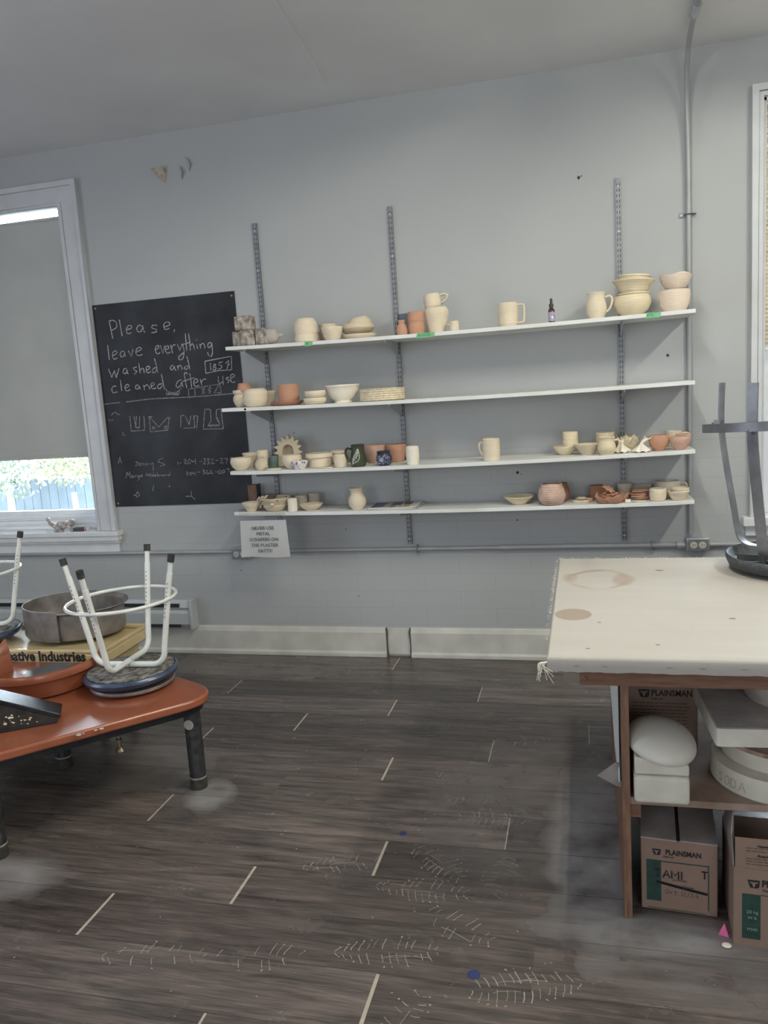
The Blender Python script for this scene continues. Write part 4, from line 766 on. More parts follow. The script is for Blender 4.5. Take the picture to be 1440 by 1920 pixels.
P('clay_cup','cream clay cup whose rim shows behind the tapered cup on the top shelf','cup','pottery on the top shelf','taper','cream',-1.331,-0.116,1.8144,0.049,0.096)
P('clay_plate','flat cream clay plate under two stacked bowls on the top shelf','plate','pottery on the top shelf','plate','cream',-1.139,-0.186,1.8123,0.094,0.025)
P('clay_bowl','rounded beige clay bowl standing on a flat plate on the top shelf','bowl','pottery on the top shelf','bowl_round','cream_d',-1.146,-0.186,1.8377,0.091,0.054)
P('clay_bowl','cream clay bowl tipped upside down on a rounded bowl on the top shelf','bowl','pottery on the top shelf','bowl_deep','cream_d',-1.131,-0.186,1.8714,0.069,0.053,inv=1,tilt=(0, -9))
P('clay_bottle','little terracotta bottle with narrow neck beside the middle shelf track','bottle','pottery on the top shelf','bottle','terra',-0.884,-0.287,1.8103,0.029,0.073)
P('clay_cup','blue grey cup standing behind the little terracotta bottle','cup','pottery on the top shelf','cyl','bluegrey',-0.918,-0.068,1.8105,0.033,0.122)
P('clay_cup','ridged terracotta cup behind the green tape on the top shelf','cup','pottery on the top shelf','stackcup','terra',-0.814,-0.262,1.8100,0.044,0.110)
P('clay_vase','large cream shouldered vase on the top shelf carrying a mug','vase','pottery on the top shelf','tallvase','cream',-0.711,-0.235,1.8096,0.061,0.126)
P('clay_mug','cream mug set upside down and tilted on top of the large vase','mug','pottery on the top shelf','barrel','cream',-0.726,-0.235,1.9358,0.044,0.068,hand=(0, 0.041, 0.42),inv=1,tilt=(0, -6))
P('clay_cup','tiny cream cup with a small lug right of the large vase','cup','pottery on the top shelf','cyl','cream',-0.616,-0.282,1.8094,0.024,0.047,lug=1)
P('clay_mug','cream mug with throwing grooves and a squared handle alone on the top shelf','mug','pottery on the top shelf','mugridge','cream',-0.350,-0.256,1.8096,0.050,0.114,hand=(0, 0.035, 0.4),sq=1)
P('clay_mug','bellied cream mug with looped handle left of the stacked bowls on the top shelf','mug','pottery on the top shelf','pitcher','cream',0.073,-0.257,1.8123,0.049,0.122,hand=(0, 0.029, 0.4))
P('clay_bowl','wide yellowish clay bowl at the bottom of the bowl stack by the right track','bowl','pottery on the top shelf','bowl_round','cream_y',0.239,-0.216,1.8141,0.090,0.094)
P('clay_bowl','yellowish clay bowl nested in the wide bottom bowl by the right track','bowl','pottery on the top shelf','ring','cream_y',0.246,-0.216,1.8957,0.074,0.025)
P('clay_bowl','bowl with a wide flaring rim high in the stack by the right track','bowl','pottery on the top shelf','widerim','cream_y',0.245,-0.216,1.9165,0.099,0.063,tilt=(0, 3))
P('clay_bowl','topmost bowl nested in the wide flaring bowl by the right track','bowl','pottery on the top shelf','ring','cream_y',0.251,-0.216,1.9677,0.075,0.035,tilt=(0, 4))
P('clay_bowl','deep pale pinkish bowl at the right end of the top shelf carrying another','bowl','pottery on the top shelf','bowl_deep','cream_p',0.430,-0.234,1.8167,0.072,0.098)
P('clay_bowl','uneven rimmed bowl stacked on the deep pale bowl at the top shelf end','bowl','pottery on the top shelf','bowl_open','cream_p',0.432,-0.234,1.9103,0.074,0.071,tilt=(0, 3))
P('clay_jar','round cream jar with collar carrying a terracotta pot on the second shelf','jar','pottery on the second shelf','jarrim','cream',-1.883,-0.087,1.4981,0.052,0.093)
P('clay_pot','small terracotta pot sitting on the round cream jar on the second shelf','pot','pottery on the second shelf','potinv','terra',-1.861,-0.087,1.5809,0.047,0.048,inv=1)
P('clay_bowl','lower of two cream bowls stacked rim to rim at the second shelf left end','bowl','pottery on the second shelf','bowl_deep','cream',-1.738,-0.235,1.4952,0.071,0.060)
P('clay_bowl','upper of two cream bowls stacked rim to rim at the second shelf left end','bowl','pottery on the second shelf','bowl_deep','cream',-1.735,-0.235,1.5550,0.069,0.038,inv=1)
P('clay_cup','cream cup with flared rim peeking out behind the rim to rim bowls','cup','pottery on the second shelf','flare','cream_d',-1.725,-0.081,1.4949,0.046,0.083)
P('clay_saucer','flat terracotta saucer under the terracotta cylinder on the second shelf','saucer','pottery on the second shelf','plate','terra_d',-1.559,-0.219,1.4921,0.087,0.021)
P('clay_pot','plain terracotta cylinder pot standing in a saucer on the second shelf','pot','pottery on the second shelf','cyl','terra',-1.549,-0.219,1.5069,0.058,0.097)
P('clay_bowl','lower of two small low cream bowls stacked on the second shelf','bowl','pottery on the second shelf','bowl_low','cream',-1.385,-0.266,1.4895,0.061,0.033)
P('clay_bowl','upper of two small low cream bowls stacked on the second shelf','bowl','pottery on the second shelf','bowl_low','cream',-1.382,-0.266,1.5205,0.058,0.039)
P('clay_bowl','white footed serving bowl with rolled rim on the second shelf','bowl','pottery on the second shelf','bowl_foot','white',-1.250,-0.193,1.4878,0.092,0.094)
P('clay_dish','wide many sided cream dish with textured wall at the middle track','dish','pottery on the second shelf','octdish','cream_t',-1.033,-0.186,1.4857,0.120,0.064)
P('clay_bowl','round cream bowl at the far left front of the third shelf','bowl','pottery on the third shelf','bowl_round','cream',-1.852,-0.246,1.1515,0.060,0.069)
P('clay_pot','cream pot with flared rim behind the round bowl at the third shelf left end','pot','pottery on the third shelf','flare','cream',-1.865,-0.082,1.1516,0.047,0.082)
P('clay_cup','tall cream cup with a modelled face behind the clay mushroom','cup','pottery on the third shelf','cyl','cream',-1.753,-0.170,1.1504,0.032,0.099)
P('clay_cup','small blue green cup in front of the spiky sun niche','cup','pottery on the third shelf','cyl','bluegreen',-1.686,-0.180,1.1497,0.026,0.065)
P('clay_bowl','closed round cream bowl in front of the sun niche on the third shelf','bowl','pottery on the third shelf','bowl_round','cream',-1.557,-0.231,1.1486,0.055,0.073)
P('clay_cup','small white cup speckled with purple at the third shelf edge','cup','pottery on the third shelf','taper','speck',-1.493,-0.287,1.1482,0.045,0.044)
P('clay_casserole','straight sided cream casserole with a thick lid rim on the third shelf','casserole','pottery on the third shelf','casserole','cream',-1.416,-0.181,1.1478,0.076,0.073)
P('clay_jar','cream jar behind the small barrel cup right of the casserole','jar','pottery on the third shelf','jarrim','cream',-1.337,-0.082,1.1474,0.048,0.075)
P('clay_cup','small cream barrel cup just left of the dark green mug','cup','pottery on the third shelf','barrel','cream',-1.272,-0.246,1.1472,0.039,0.067)
P('clay_mug','dark green glazed mug with a carved white leaf and handle at left','mug','pottery on the third shelf','greenmug','green',-1.169,-0.262,1.1470,0.044,0.116,hand=(180, 0.029, 0.5))
P('clay_pot','pinkish terracotta pot behind the dark green mug','pot','pottery on the third shelf','taper','terra_p',-1.116,-0.094,1.1469,0.059,0.099)
P('clay_cup','small dark blue cup with carved white spirals between the terracotta pots','cup','pottery on the third shelf','bluecup','bluecup',-1.028,-0.263,1.1469,0.043,0.075)
P('clay_pot','orange terracotta pot behind the blue spiral cup at the middle track','pot','pottery on the third shelf','taper','terra',-0.997,-0.091,1.1469,0.056,0.096)
P('clay_cup','smooth white barrel cup right of the terracotta pots on the third shelf','cup','pottery on the third shelf','barrel','white',-0.871,-0.271,1.1472,0.035,0.094)
P('clay_mug','straight cream mug with handle at left alone mid third shelf','mug','pottery on the third shelf','cyl','cream',-0.461,-0.262,1.1498,0.044,0.110,hand=(180, 0.02, 0.55))
P('clay_dish','shallow cream dish holding two stacked short cylinders on the third shelf','dish','pottery on the third shelf','bowl_open','cream_y',-0.095,-0.159,1.1542,0.061,0.043)
P('clay_cup','lower short cream cylinder cup standing in the shallow dish','cup','pottery on the third shelf','cyl','cream_y',-0.068,-0.159,1.1793,0.039,0.051)
P('clay_cup','upper short cream cylinder cup stacked on another in the shallow dish','cup','pottery on the third shelf','cyl','cream_y',-0.068,-0.159,1.2303,0.038,0.038)
P('clay_bowl','beige cone shaped bowl on the third shelf left of the bellied mug','bowl','pottery on the third shelf','cone','cream_d',0.016,-0.223,1.1559,0.067,0.052)
P('clay_jar','straight cream jar behind the bellied mug near the right track','jar','pottery on the third shelf','cyl','cream_y',0.104,-0.083,1.1575,0.048,0.094)
P('clay_mug','bellied cream mug with handle at right beside the skirt figures','mug','pottery on the third shelf','pitcher','cream_y',0.106,-0.287,1.1575,0.044,0.084,hand=(0, 0.02, 0.4))
P('clay_pot','cream pot with applied leaves behind the two skirt figures','pot','pottery on the third shelf','bowl_round','cream_y',0.220,-0.081,1.1596,0.046,0.064)
P('clay_pot','round terracotta pot right of the skirt figures on the third shelf','pot','pottery on the third shelf','bowl_round','terra',0.354,-0.237,1.1624,0.049,0.074)
P('clay_mug','cream mug with looped handle behind the terracotta pots at the third shelf end','mug','pottery on the third shelf','cyl','cream',0.440,-0.072,1.1643,0.038,0.078,hand=(0, 0.04, 0.5))
P('clay_pot','front rounded pinkish terracotta pot at the right end of the third shelf','pot','pottery on the third shelf','bowl_round','terra_p',0.446,-0.263,1.1645,0.044,0.064)
P('clay_pot','terracotta pot half hidden behind another at the right end of the third shelf','pot','pottery on the third shelf','bowl_round','terra_p',0.474,-0.142,1.1651,0.038,0.064)
P('clay_bowl','small cone bowl with thin clay sticks in it at the bottom shelf left end','bowl','pottery on the bottom shelf','cone','cream',-1.831,-0.209,0.9122,0.055,0.051)
P('clay_bowl','big beige bowl with pierced rim and ridge on the bottom shelf','bowl','pottery on the bottom shelf','bigbowl','cream_d',-1.696,-0.184,0.9100,0.091,0.075)
P('clay_pot','dull brown pot showing behind the big pierced bowl','pot','pottery on the bottom shelf','plate','brown',-1.765,-0.085,0.9111,0.051,0.075)
P('clay_cup','white straight cup beside the big pierced bowl on the bottom shelf','cup','pottery on the bottom shelf','cyl','white',-1.580,-0.218,0.9083,0.027,0.070)
P('clay_cup','grey ridged cup behind the white straight cup on the bottom shelf','cup','pottery on the bottom shelf','cyl','greyclay',-1.561,-0.124,0.9080,0.036,0.076)
P('clay_cup','grey cup behind the low footed dish on the bottom shelf','cup','pottery on the bottom shelf','cyl','greyclay',-1.506,-0.072,0.9073,0.037,0.080)
P('clay_dish','low footed cream dish right of the white straight cup','dish','pottery on the bottom shelf','bowl_foot','cream',-1.481,-0.188,0.9070,0.064,0.035)
P('clay_vase','cream round bellied vase with flared neck left of the magazine','vase','pottery on the bottom shelf','vase','cream',-1.214,-0.186,0.9043,0.050,0.118)
P('clay_bowl','pale wide cone bowl mid bottom shelf left of the textured pot','bowl','pottery on the bottom shelf','cone','cream_y',-0.341,-0.140,0.9027,0.081,0.041)
P('clay_pot','large egg shaped pinkish terracotta pot with rough textured wall','pot','pottery on the bottom shelf','egg','terra_x',-0.168,-0.198,0.9038,0.070,0.108)
P('clay_pot','smooth brown terracotta pot behind the rough textured pot','pot','pottery on the bottom shelf','egg','terra_d',-0.129,-0.084,0.9041,0.050,0.094)
P('clay_bowl','crumpled terracotta bowl with torn rim on the bottom shelf','bowl','pottery on the bottom shelf','crumple','terra',0.123,-0.193,0.9066,0.078,0.036)
P('clay_pot','grey clay pot upside down behind the crumpled bowl','pot','pottery on the bottom shelf','potinv','greyclay',0.196,-0.071,0.9075,0.037,0.077)
P('clay_cup','cream cup left of the small stacked bowls at the bottom shelf right end','cup','pottery on the bottom shelf','barrel','cream',0.350,-0.194,0.9096,0.042,0.059)
P('clay_mug','wide grey cream mug behind the cup at the bottom shelf right end','mug','pottery on the bottom shelf','cyl','greyclay',0.405,-0.095,0.9105,0.061,0.083,hand=(0, 0.036, 0.5))
P('clay_bowl','lower ridged cream bowl at the right end of the bottom shelf','bowl','pottery on the bottom shelf','cone2','cream',0.446,-0.200,0.9112,0.051,0.044)
P('clay_bowl','cream bowl nested in the ridged bowl at the bottom shelf right end','bowl','pottery on the bottom shelf','ring','cream',0.456,-0.200,0.9389,0.041,0.030)

G1,G3,G4='pottery on the top shelf','pottery on the third shelf','pottery on the bottom shelf'
# ---- weathered plaster blocks at the left end of the top shelf
m_weath=mat('weathered plaster',(.085,.065,.055),.9,col2=(.50,.45,.38),vscale=34,bump=.6,bscale=60)
def block(label,x0,x1,y0,y1,z0,z1,knob=0):
    t=thing('plaster_block',label,'plaster block',((x0+x1)/2,(y0+y1)/2,z0),group='weathered plaster blocks'); hx,hy,h=(x1-x0)/2,(y1-y0)/2,z1-z0
    if not knob:
        return t,MB().box(-hx,hx,-hy,hy,0,h).build('block',m_weath,t,bevel=.006)
    b=MB().box(-hx,hx,-hy,hy,0,h).build('block',m_weath,t,bevel=.006)
    M=Matrix.Translation((hx-.002,0,h*.5))@Matrix.Rotation(R(90),4,'Y')
    MB().lathe([(.0001,0),(h*.48,0),(h*.47,.03),(h*.40,.045),(.012,.058),(.008,.075),(.0001,.082)],24,M=M).build('plug',m_plasterd,t)
zz=shelf_z(1,-1.75)
block('leftmost weathered plaster block on the top shelf, set back',-1.825,-1.765,-.275,-.19,zz,zz+.083)
block('middle weathered plaster block at the front of the top shelf left end',-1.762,-1.683,-.312,-.235,zz,zz+.083)
block('long weathered plaster block with a pointed plug at its right end',-1.678,-1.615,-.31,-.22,zz,zz+.084,1)
block('square weathered plaster block resting on top of the other blocks',-1.80,-1.705,-.29,-.215,zz+.084,zz+.158)
# ---- dropper bottle
t=thing('dropper_bottle','small dropper bottle with black dropper and purple label','bottle',(-.138,-.29,shelf_z(1,-.14)),group=G1)
MB().lathe([(.0001,0),(.0145,0),(.016,.003),(.016,.055),(.013,.064),(.008,.068),(.008,.074),(.0001,.074)],24).build('glass_body',mat('dark amber glass',(.05,.018,.012),.12,spec=.6),t)
MB().lathe([(.0163,.006),(.0165,.006),(.0165,.050),(.0163,.050)],24).build('paper_label',mat('purple label',(.26,.22,.36),.5,col2=(.40,.38,.46),vscale=60),t)
o=MB().lathe([(.0001,0),(.006,0),(.006,.0006),(.0001,.0006)],14,M=Matrix.Translation((.004,-.0163,.024))@Matrix.Rotation(R(90),4,'X')).build('label_disc',m_paper,t)
MB().lathe([(.0001,.071),(.0105,.071),(.0105,.088),(.008,.089),(.0001,.089)],20).build('cap',m_rub,t); MB().lathe([(.0001,.088),(.0062,.088),(.0066,.105),(.005,.113),(.0001,.115)],16).build('dropper_bulb',m_rub,t)
# ---- third shelf oddments
z3=lambda x:shelf_z(3,x)
t=thing('clay_mushroom','clay mushroom lying on its side with the stem toward the front','mushroom',(-1.725,-.262,z3(-1.72)),(R(62),R(-12),R(-8)),G3)
t.location.z+=.034
MB().lathe([(.0001,-.004),(.03,-.006),(.040,.0),(.036,.010),(.022,.020),(.0001,.024)],28).build('cap',CL['cream_d'],t); MB().lathe([(.0001,-.05),(.009,-.05),(.010,-.04),(.0075,-.02),(.008,-.004),(.0001,-.004)],14).build('stem',CL['cream'],t)
b=MB().prism([(.045*math.cos(k*PI/9)*random.uniform(.9,1.05),.032*math.sin(k*PI/9)*random.uniform(.9,1.05)) for k in range(18)],0,.008); tag(b.build('clay_slab',CL['cream_y'],loc=(-1.645,-.283,z3(-1.65)),bevel=.002),'flat cream clay slab lying in front of the blue green cup','slab',G3)
b=MB().prism([(.030*math.cos(k*PI/8)*random.uniform(.85,1.05),.02*math.sin(k*PI/8)) for k in range(16)],0,.006); tag(b.build('clay_slab',CL['cream'],loc=(-1.338,-.292,z3(-1.34)),bevel=.002),'thin cream clay slab lying in front of the casserole and small cup','slab',G3)
# sun niche: arched shell with a border of points
t=thing('sun_niche','clay arched niche with a spiky sun border leaning at the left track','niche',(-1.626,-.10,z3(-1.63)),(R(-6),0,0),G3)
out=[];inn=[]; n=90
for i in range(n+1):
    a=PI*1.12-(PI*1.24)*i/n; k=(i%8)/8; rr=.066+.017*(1-abs(2*k-1))**1.6 if True else .07
    rr=.062+.024*max(0,(1-abs(((i/n*9)%1)-.5)*2.3)); out.append((rr*math.cos(a),.088+rr*1.04*math.sin(a)))
out=[(-.062,0)]+out+[(.062,0)]
ib=[(.034,0.012)]+[(.034*math.cos(PI*i/16),.082+.040*math.sin(PI*i/16)) for i in range(17)]+[(-.034,.012)]
b=MB(); mn=len(out); 
bmx=bmesh.new()
for yy in (-.012,.012):
    vo=[bmx.verts.new((p[0],yy,p[1])) for p in out]; vi=[bmx.verts.new((p[0],yy,p[1])) for p in ib]
    eo=[bmx.edges.new((vo[i],vo[(i+1)%len(vo)])) for i in range(len(vo))]; ei=[bmx.edges.new((vi[i],vi[(i+1)%len(vi)])) for i in range(len(vi))]
    bmesh.ops.triangle_fill(bmx,use_beauty=True,use_dissolve=False,edges=eo+ei)
    if yy<0: po,pi_=vo,vi
    else:
        for A,B in ((po,vo),(pi_,vi)):
            for i in range(len(A)): bmx.faces.new((A[i],A[(i+1)%len(A)],B[(i+1)%len(B)],B[i]))
bmesh.ops.recalc_face_normals(bmx,faces=bmx.faces)
me=bpy.data.meshes.new('sun_border'); bmx.to_mesh(me); bmx.free(); me.materials.append(CL['cream_d']); o=bpy.data.objects.new('sun_border',me); COL.objects.link(o); o.parent=t
b=MB(); vs=[];fs=[]; m_=10; L=len(ib)
for j in range(m_+1):
    v=j/m_; s_=math.cos(v*PI/2*.98); 
    for p in ib: vs.append((p[0]*(.25+.75*s_),.012+.045*math.sin(v*PI/2),.012+(p[1]-.012)*(.35+.65*s_)))
for j in range(m_):
    for i in range(L): fs.append((j*L+i,j*L+(i+1)%L,(j+1)*L+(i+1)%L,(j+1)*L+i))
fs.append(tuple(m_*L+i for i in range(L)))
b.add(vs,fs); b.build('niche_shell',CL['cream_d'],t)
MB().box(-.05,.05,-.03,.05,-.001,.010).build('niche_base',CL['cream'],t,bevel=.003)
for x,z in ((.012,.108),(.022,.106)): MB().ball((x,.018,z),.003,8,6).build('pierced_hole',m_dark,t)
# skirt figures
def skirt(x,y,s,lean,label):
    t=thing('clay_figure',label,'figure',(x,y,z3(x)),(0,0,random.uniform(-.4,.4)),G3)
    fn=lambda a,rr,zz,k:(rr*(1+.10*math.cos(7*a)*(1-zz/(.045*s))),zz+.004*math.cos(7*a)*(1-zz/(.045*s)))
    MB().lathe([(.0001,.006),(.040*s,.004),(.043*s,.006),(.036*s,.014*s),(.022*s,.027*s),(.010*s,.040*s),(.009*s,.045*s),(.0001,.046*s)],49,fn=fn).build('skirt',CL['white'],t)
    b=MB(); b.tube(smoothpath([(0,0,.042*s),(lean*.004,0,.052*s),(lean*.012,0,.066*s)],5),[.008*s]*5+[.010*s]*5+[.006*s],10); b.build('torso',CL['white'],t)
    b=MB()
    for sg in (-1,1): b.tube(smoothpath([(lean*.008,0,.062*s),(lean*.012+sg*.014*s,-.004,.064*s),(lean*.015+sg*.020*s,-.008,.078*s)],5),.004*s,8)
    b.build('arms',CL['cream'],t)
skirt(.181,-.232,.95,0,'left clay figure in a scalloped white skirt near the right track')
skirt(.270,-.268,.98,2.2,'right clay figure in a scalloped white skirt, taller with raised arms')
# ---- bottom shelf oddments
z4=lambda x:shelf_z(4,x)
t=thing('wood_block','upright brown wood block with black edge at the left end of the bottom shelf','block',(-1.868,-.07,z4(-1.87)),group=G4)
MB().box(-.030,.024,-.022,.022,0,.135).build('block',m_woodv,t,bevel=.002); MB().box(.024,.033,-.024,.024,0,.138).build('edge_strip',m_black,t,bevel=.001)
tag(MB().ball((0,0,.016),.02,14,10,sc=(1.1,.9,.8)).build('clay_lump',CL['brown'],loc=(-1.775,-.105,z4(-1.775))),'small dark clay lump between the stick bowl and the pierced bowl','lump',G4)
for i in range(5):
    xx=-1.822+.011*i; b=MB().tube([(0,0,0),(.012,.012,.035),(.030+.004*i,.014,.068)],.0036,8); o=b.build('clay_stick',CL['cream'],loc=(xx,-.205+.006*(i%2),z4(-1.83)+.016),rot=(0,R(6-2*i),R(-8+5*i)))
    tag(o,'thin cream clay sticks leaning in the small cone bowl','stick','clay sticks in the cone bowl')
m_mag=mat('magazine paper',(.62,.60,.56),.4)
for i,(rz,dx,l) in enumerate(((-3,0.004,'lower magazine in the pile lying on the bottom shelf'),(2,0,'magazine with coloured picture blocks on top of the pile on the bottom shelf'))):
    t=thing('magazine',l,'magazine',(-1.012+dx,-.135,z4(-1.01)+.0065*i),(0,0,R(rz)),G4)
    b=MB(); n=10; vs=[]
    for sgn in (0,1):
        for k in range(n+1):
            u=k/n; zb=.001+.006*max(0,(u-.75)/.25)**2*(1 if i else .4); vs+=[(-.135+.27*u,-.098,zb+.005*sgn),(-.135+.27*u,.098,zb+.005*sgn)]
    fs=[]
    for k in range(n): a=2*k; fs+=[(a,a+2,a+3,a+1),(22+a,22+a+1,22+a+3,22+a+2),(a,22+a,22+a+2,a+2),(a+1,a+3,22+a+3,22+a+1)]
    fs+=[(0,1,23,22),(20,42,43,21)]
    b.add(vs,fs); b.build('pages',m_mag,t,smooth=False)
    if i:
        b=MB(); cols=[(.03,.04,.14),(.42,.24,.17),(.05,.03,.05),(.09,.16,.15),(.45,.36,.08),(.38,.42,.5),(.10,.05,.06)]
        for q,(x0,x1,y0,y1) in enumerate(((-.125,-.055,-.08,.09),(-.05,-.03,-.09,.09),(-.025,.035,-.02,.09),(-.025,.012,-.09,-.03),(.055,.125,-.085,-.01),(.018,.05,-.09,-.03),(.045,.115,.0,.09))):
            b.m=q; b.quad((x0,y0,.0068),(x1,y0,.0068),(x1,y1,.0068),(x0,y1,.0068))
        b.build('cover_print',[mat('cover ink %d'%q,c_,.35) for q,c_ in enumerate(cols)],t,smooth=False)
for i,(x,y,r,dz) in enumerate(((-.04,-.15,.020,0),(-.008,-.155,.019,0),(-.026,-.125,.021,.008),(.0,-.12,.016,.008),(-.02,-.145,.017,.016))):
    P_=[(r*math.cos(a)*1.1,r*.8*math.sin(a),.0045+.001*math.sin(3*a)) for a in [2*PI*k/20 for k in range(20)]]
    tag(MB().tube(P_,.0042,8,closed=True).build('clay_ring',CL['cream_y'],loc=(x,y,z4(x)+dz)),'small cream clay ring in the loose pile beside the rough textured pot','ring','clay rings on the bottom shelf')
tag(MB().prism([(-.016,-.010),(.010,-.014),(.018,.004),(.004,.014),(-.014,.010)],0,.018).build('clay_chunk',CL['terra'],loc=(.024,-.135,z4(.02)),bevel=.004),'broken terracotta chunk left of the crumpled bowl','chunk',G4)
def star(r): return [((r if k%2==0 else r*.55)*math.cos(k*PI/7),(r if k%2==0 else r*.55)*math.sin(k*PI/7)) for k in range(14)]
for i,(x,y,dz,rx,ry,l) in enumerate(((.118,-.190,.024,0,8,'terracotta star tile lying flat in the crumpled bowl'),(.128,-.188,.038,6,-4,'middle terracotta star tile in the crumpled bowl'),(.112,-.192,.066,34,8,'topmost terracotta star tile tilted to the front in the crumpled bowl'))):
    tag(MB().prism(star(.042 if i<2 else .038),0,.008).build('clay_star',CL['terra' if i!=1 else 'terra_d'],loc=(x,y,z4(x)+dz),rot=(R(rx),R(ry),i*.4),bevel=.002),l,'star tile',G4)
tag(MB().box(-.040,.040,-.026,.026,0,.072).build('clay_box',CL['terra_d'],loc=(.062,-.062,z4(.06)),bevel=.004),'dark terracotta box behind the crumpled bowl','clay box',G4)
def leafp(l,w): return [(-l,0),(-l*.5,w*.8),(0,w),(l*.6,w*.7),(l,.002),(l*.6,-w*.75),(0,-w),(-l*.5,-w*.7)]
rr_=random.Random(5)
for i in range(9):
    x=.262+rr_.uniform(-.016,.016); y=-.135+rr_.uniform(-.012,.012)
    tag(MB().prism(leafp(.047,.026),0,.0052).build('clay_leaf',CL['terra' if i%3 else 'terra_p'],loc=(x,y,z4(x)+.0058*i),rot=(R(rr_.uniform(-1,1)),R(rr_.uniform(-1,1)),rr_.uniform(-.5,.5)),bevel=.0015),'flat terracotta leaf tile in the pile left of the cream cup','leaf tile','terracotta leaf tiles')
tag(MB().prism([(-.055,0),(.055,0),(.060,.062),(.02,.066),(-.05,.055)],-.006,.006,axis='y').build('clay_slab',CL['greyclay'],loc=(.275,-.03,z4(.27)),bevel=.003,rot=(R(-10),0,0)),'grey clay slab leaning on the wall behind the leaf tiles','slab',G4)
tag(MB().box(-.014,.012,-.008,.008,0,.018).build('clay_bit',CL['white'],loc=(.205,-.236,z4(.2)),bevel=.004),'small white clay cube at the shelf edge right of the crumpled bowl','clay piece',G4)
tag(MB().prism(leafp(.030,.012),0,.007).build('clay_bit',CL['cream_y'],loc=(.262,-.225,z4(.26)),bevel=.002),'pale flat clay piece lying in front of the leaf tiles','clay piece',G4)
# ================================================================ left: the potter's wheels and what is piled on them
DZ=.40
def chain_round(poly,r,n=5):
    """round the corners of a closed 2d polygon"""
    out=[]; N=len(poly)
    for i in range(N):
        a,b,c=Vector(poly[i-1]),Vector(poly[i]),Vector(poly[(i+1)%N]); rr=r[i] if isinstance(r,(list,tuple)) else r
        u=(a-b).normalized(); v=(c-b).normalized(); ang=u.angle(v); d=min(rr/math.tan(ang/2),(a-b).length*.49,(c-b).length*.49)
        p,q=b+u*d,b+v*d
        for k in range(n+1):
            t=k/n; out.append(tuple((1-t)**2*p+2*t*(1-t)*b+t*t*q))
    return out
wh=thing('potters_wheel',"orange brown potter's wheel table on black legs in the left foreground",'pottery wheel',(-2.0,-1.75,0))
deck=chain_round([(-1.395,-1.572),(-2.40,-2.62),(-2.95,-2.3),(-2.95,-1.30),(-1.98,-1.285)],[.15,.1,.1,.1,.25],12)
dl=[(x+2.0,y+1.75) for x,y in deck]
def inset(poly,d):
    c=Vector((sum(p[0] for p in poly)/len(poly),sum(p[1] for p in poly)/len(poly))); return [tuple(c+(Vector(p)-c)*(1-d/(Vector(p)-c).length)) for p in poly]
MB().prism(dl,DZ-.035,DZ).build('deck',m_orange,wh,bevel=.008,ang=50)
fr=MB(); fr.prism(inset(dl,.025),DZ-.062,DZ-.0355); fr.build('deck_frame',m_black,wh,ang=50)
for i,(x,y) in enumerate(((-1.548,-1.600),(-2.25,-1.50),(-2.045,-2.155),(-2.80,-2.2))):
    l=MB().tube([(x+2.0,y+1.75,DZ-.06),(x+2.0,y+1.75,.052)],.033,20).build('leg',mat('splattered black leg',(.012,.013,.015),.3,col2=(.05,.05,.05),vscale=35,bump=.1),wh)
    MB().tube([(x+2.0,y+1.75,.052),(x+2.0,y+1.75,.046)],.034,20).build('leg_band',m_clayw,l); MB().tube([(x+2.0,y+1.75,.046),(x+2.0,y+1.75,.001)],.0335,20).build('leg_foot',m_rub,l)
    if i==0: MB().lathe([(0,.004),(.02,.003),(.021,0)],14,M=Matrix.Translation((x+2.0,y+1.75-.032,DZ-.12))@Matrix.Rotation(R(90),4,'X')).build('leg_bolt',m_plasterd,l)
mh=MB(); mh.tube([(-.37,.05,DZ-.06),(-.37,.05,.19)],.085,24); mh.box(-.52,-.30,-.03,.13,.16,DZ-.06); mh.build('motor_housing',m_black,wh,bevel=.004)
MB().tube([(-.56,-.02,DZ-.06),(-.66,-.16,.12)],.022,12).build('motor_brace',m_black,wh)
MB().tube(smoothpath([(-.20,-.02,DZ-.06),(-.185,-.03,.27),(-.22,-.05,.235),(-.30,-.06,.25),(-.44,-.12,.30),(-.62,-.2,.22),(-.78,-.25,.16),(-.9,-.3,.2)],8),.006,8).build('power_cord',m_rub,wh)
MB().tube(smoothpath([(-.50,-.06,.2),(-.47,-.10,.13),(-.52,-.12,.10),(-.60,-.14,.12)],8),.005,8).build('pedal_cord',m_rub,wh)
# drain fitting under the deck
MB().lathe([(.0001,-.055),(.016,-.055),(.018,-.045),(.012,-.035),(.007,-.03),(.007,-.01),(.012,-.008),(.012,.0),(.006,.002),(.006,.03)],16,c=(.265,-.075,DZ-.098)).build('drain_fitting',m_brass,wh)
wc=(-1.838+2.0,-1.535+1.75)
MB().lathe([(.0001,DZ-.001),(.05,DZ-.001),(.05,DZ+.012),(.168,DZ+.014),(.170,DZ+.018),(.170,DZ+.026),(.168,DZ+.028),(.0001,DZ+.028)],48,c=(wc[0],wc[1],0)).build('wheel_head',m_alu,wh)
# clay splashes on the deck edge
sp=MB(); rs=random.Random(11)
for s,e,n in ((.60,.72,9),(.30,.40,5)):
    for i in range(n):
        q=rs.uniform(s,e); x=-1.47+(-2.35+1.47)*q; y=-1.65+(-2.57+1.65)*q; r=rs.uniform(.004,.014)
        d=Vector((-.72,.69)); px,py=x+2.0-d.x*-.0,y+1.75
        sp.ball((px+.012,py-.006,DZ-.006),r,8,6,sc=(1,1,.35))
sp.build('clay_splashes',m_plasterd,wh)['kind']='stuff'
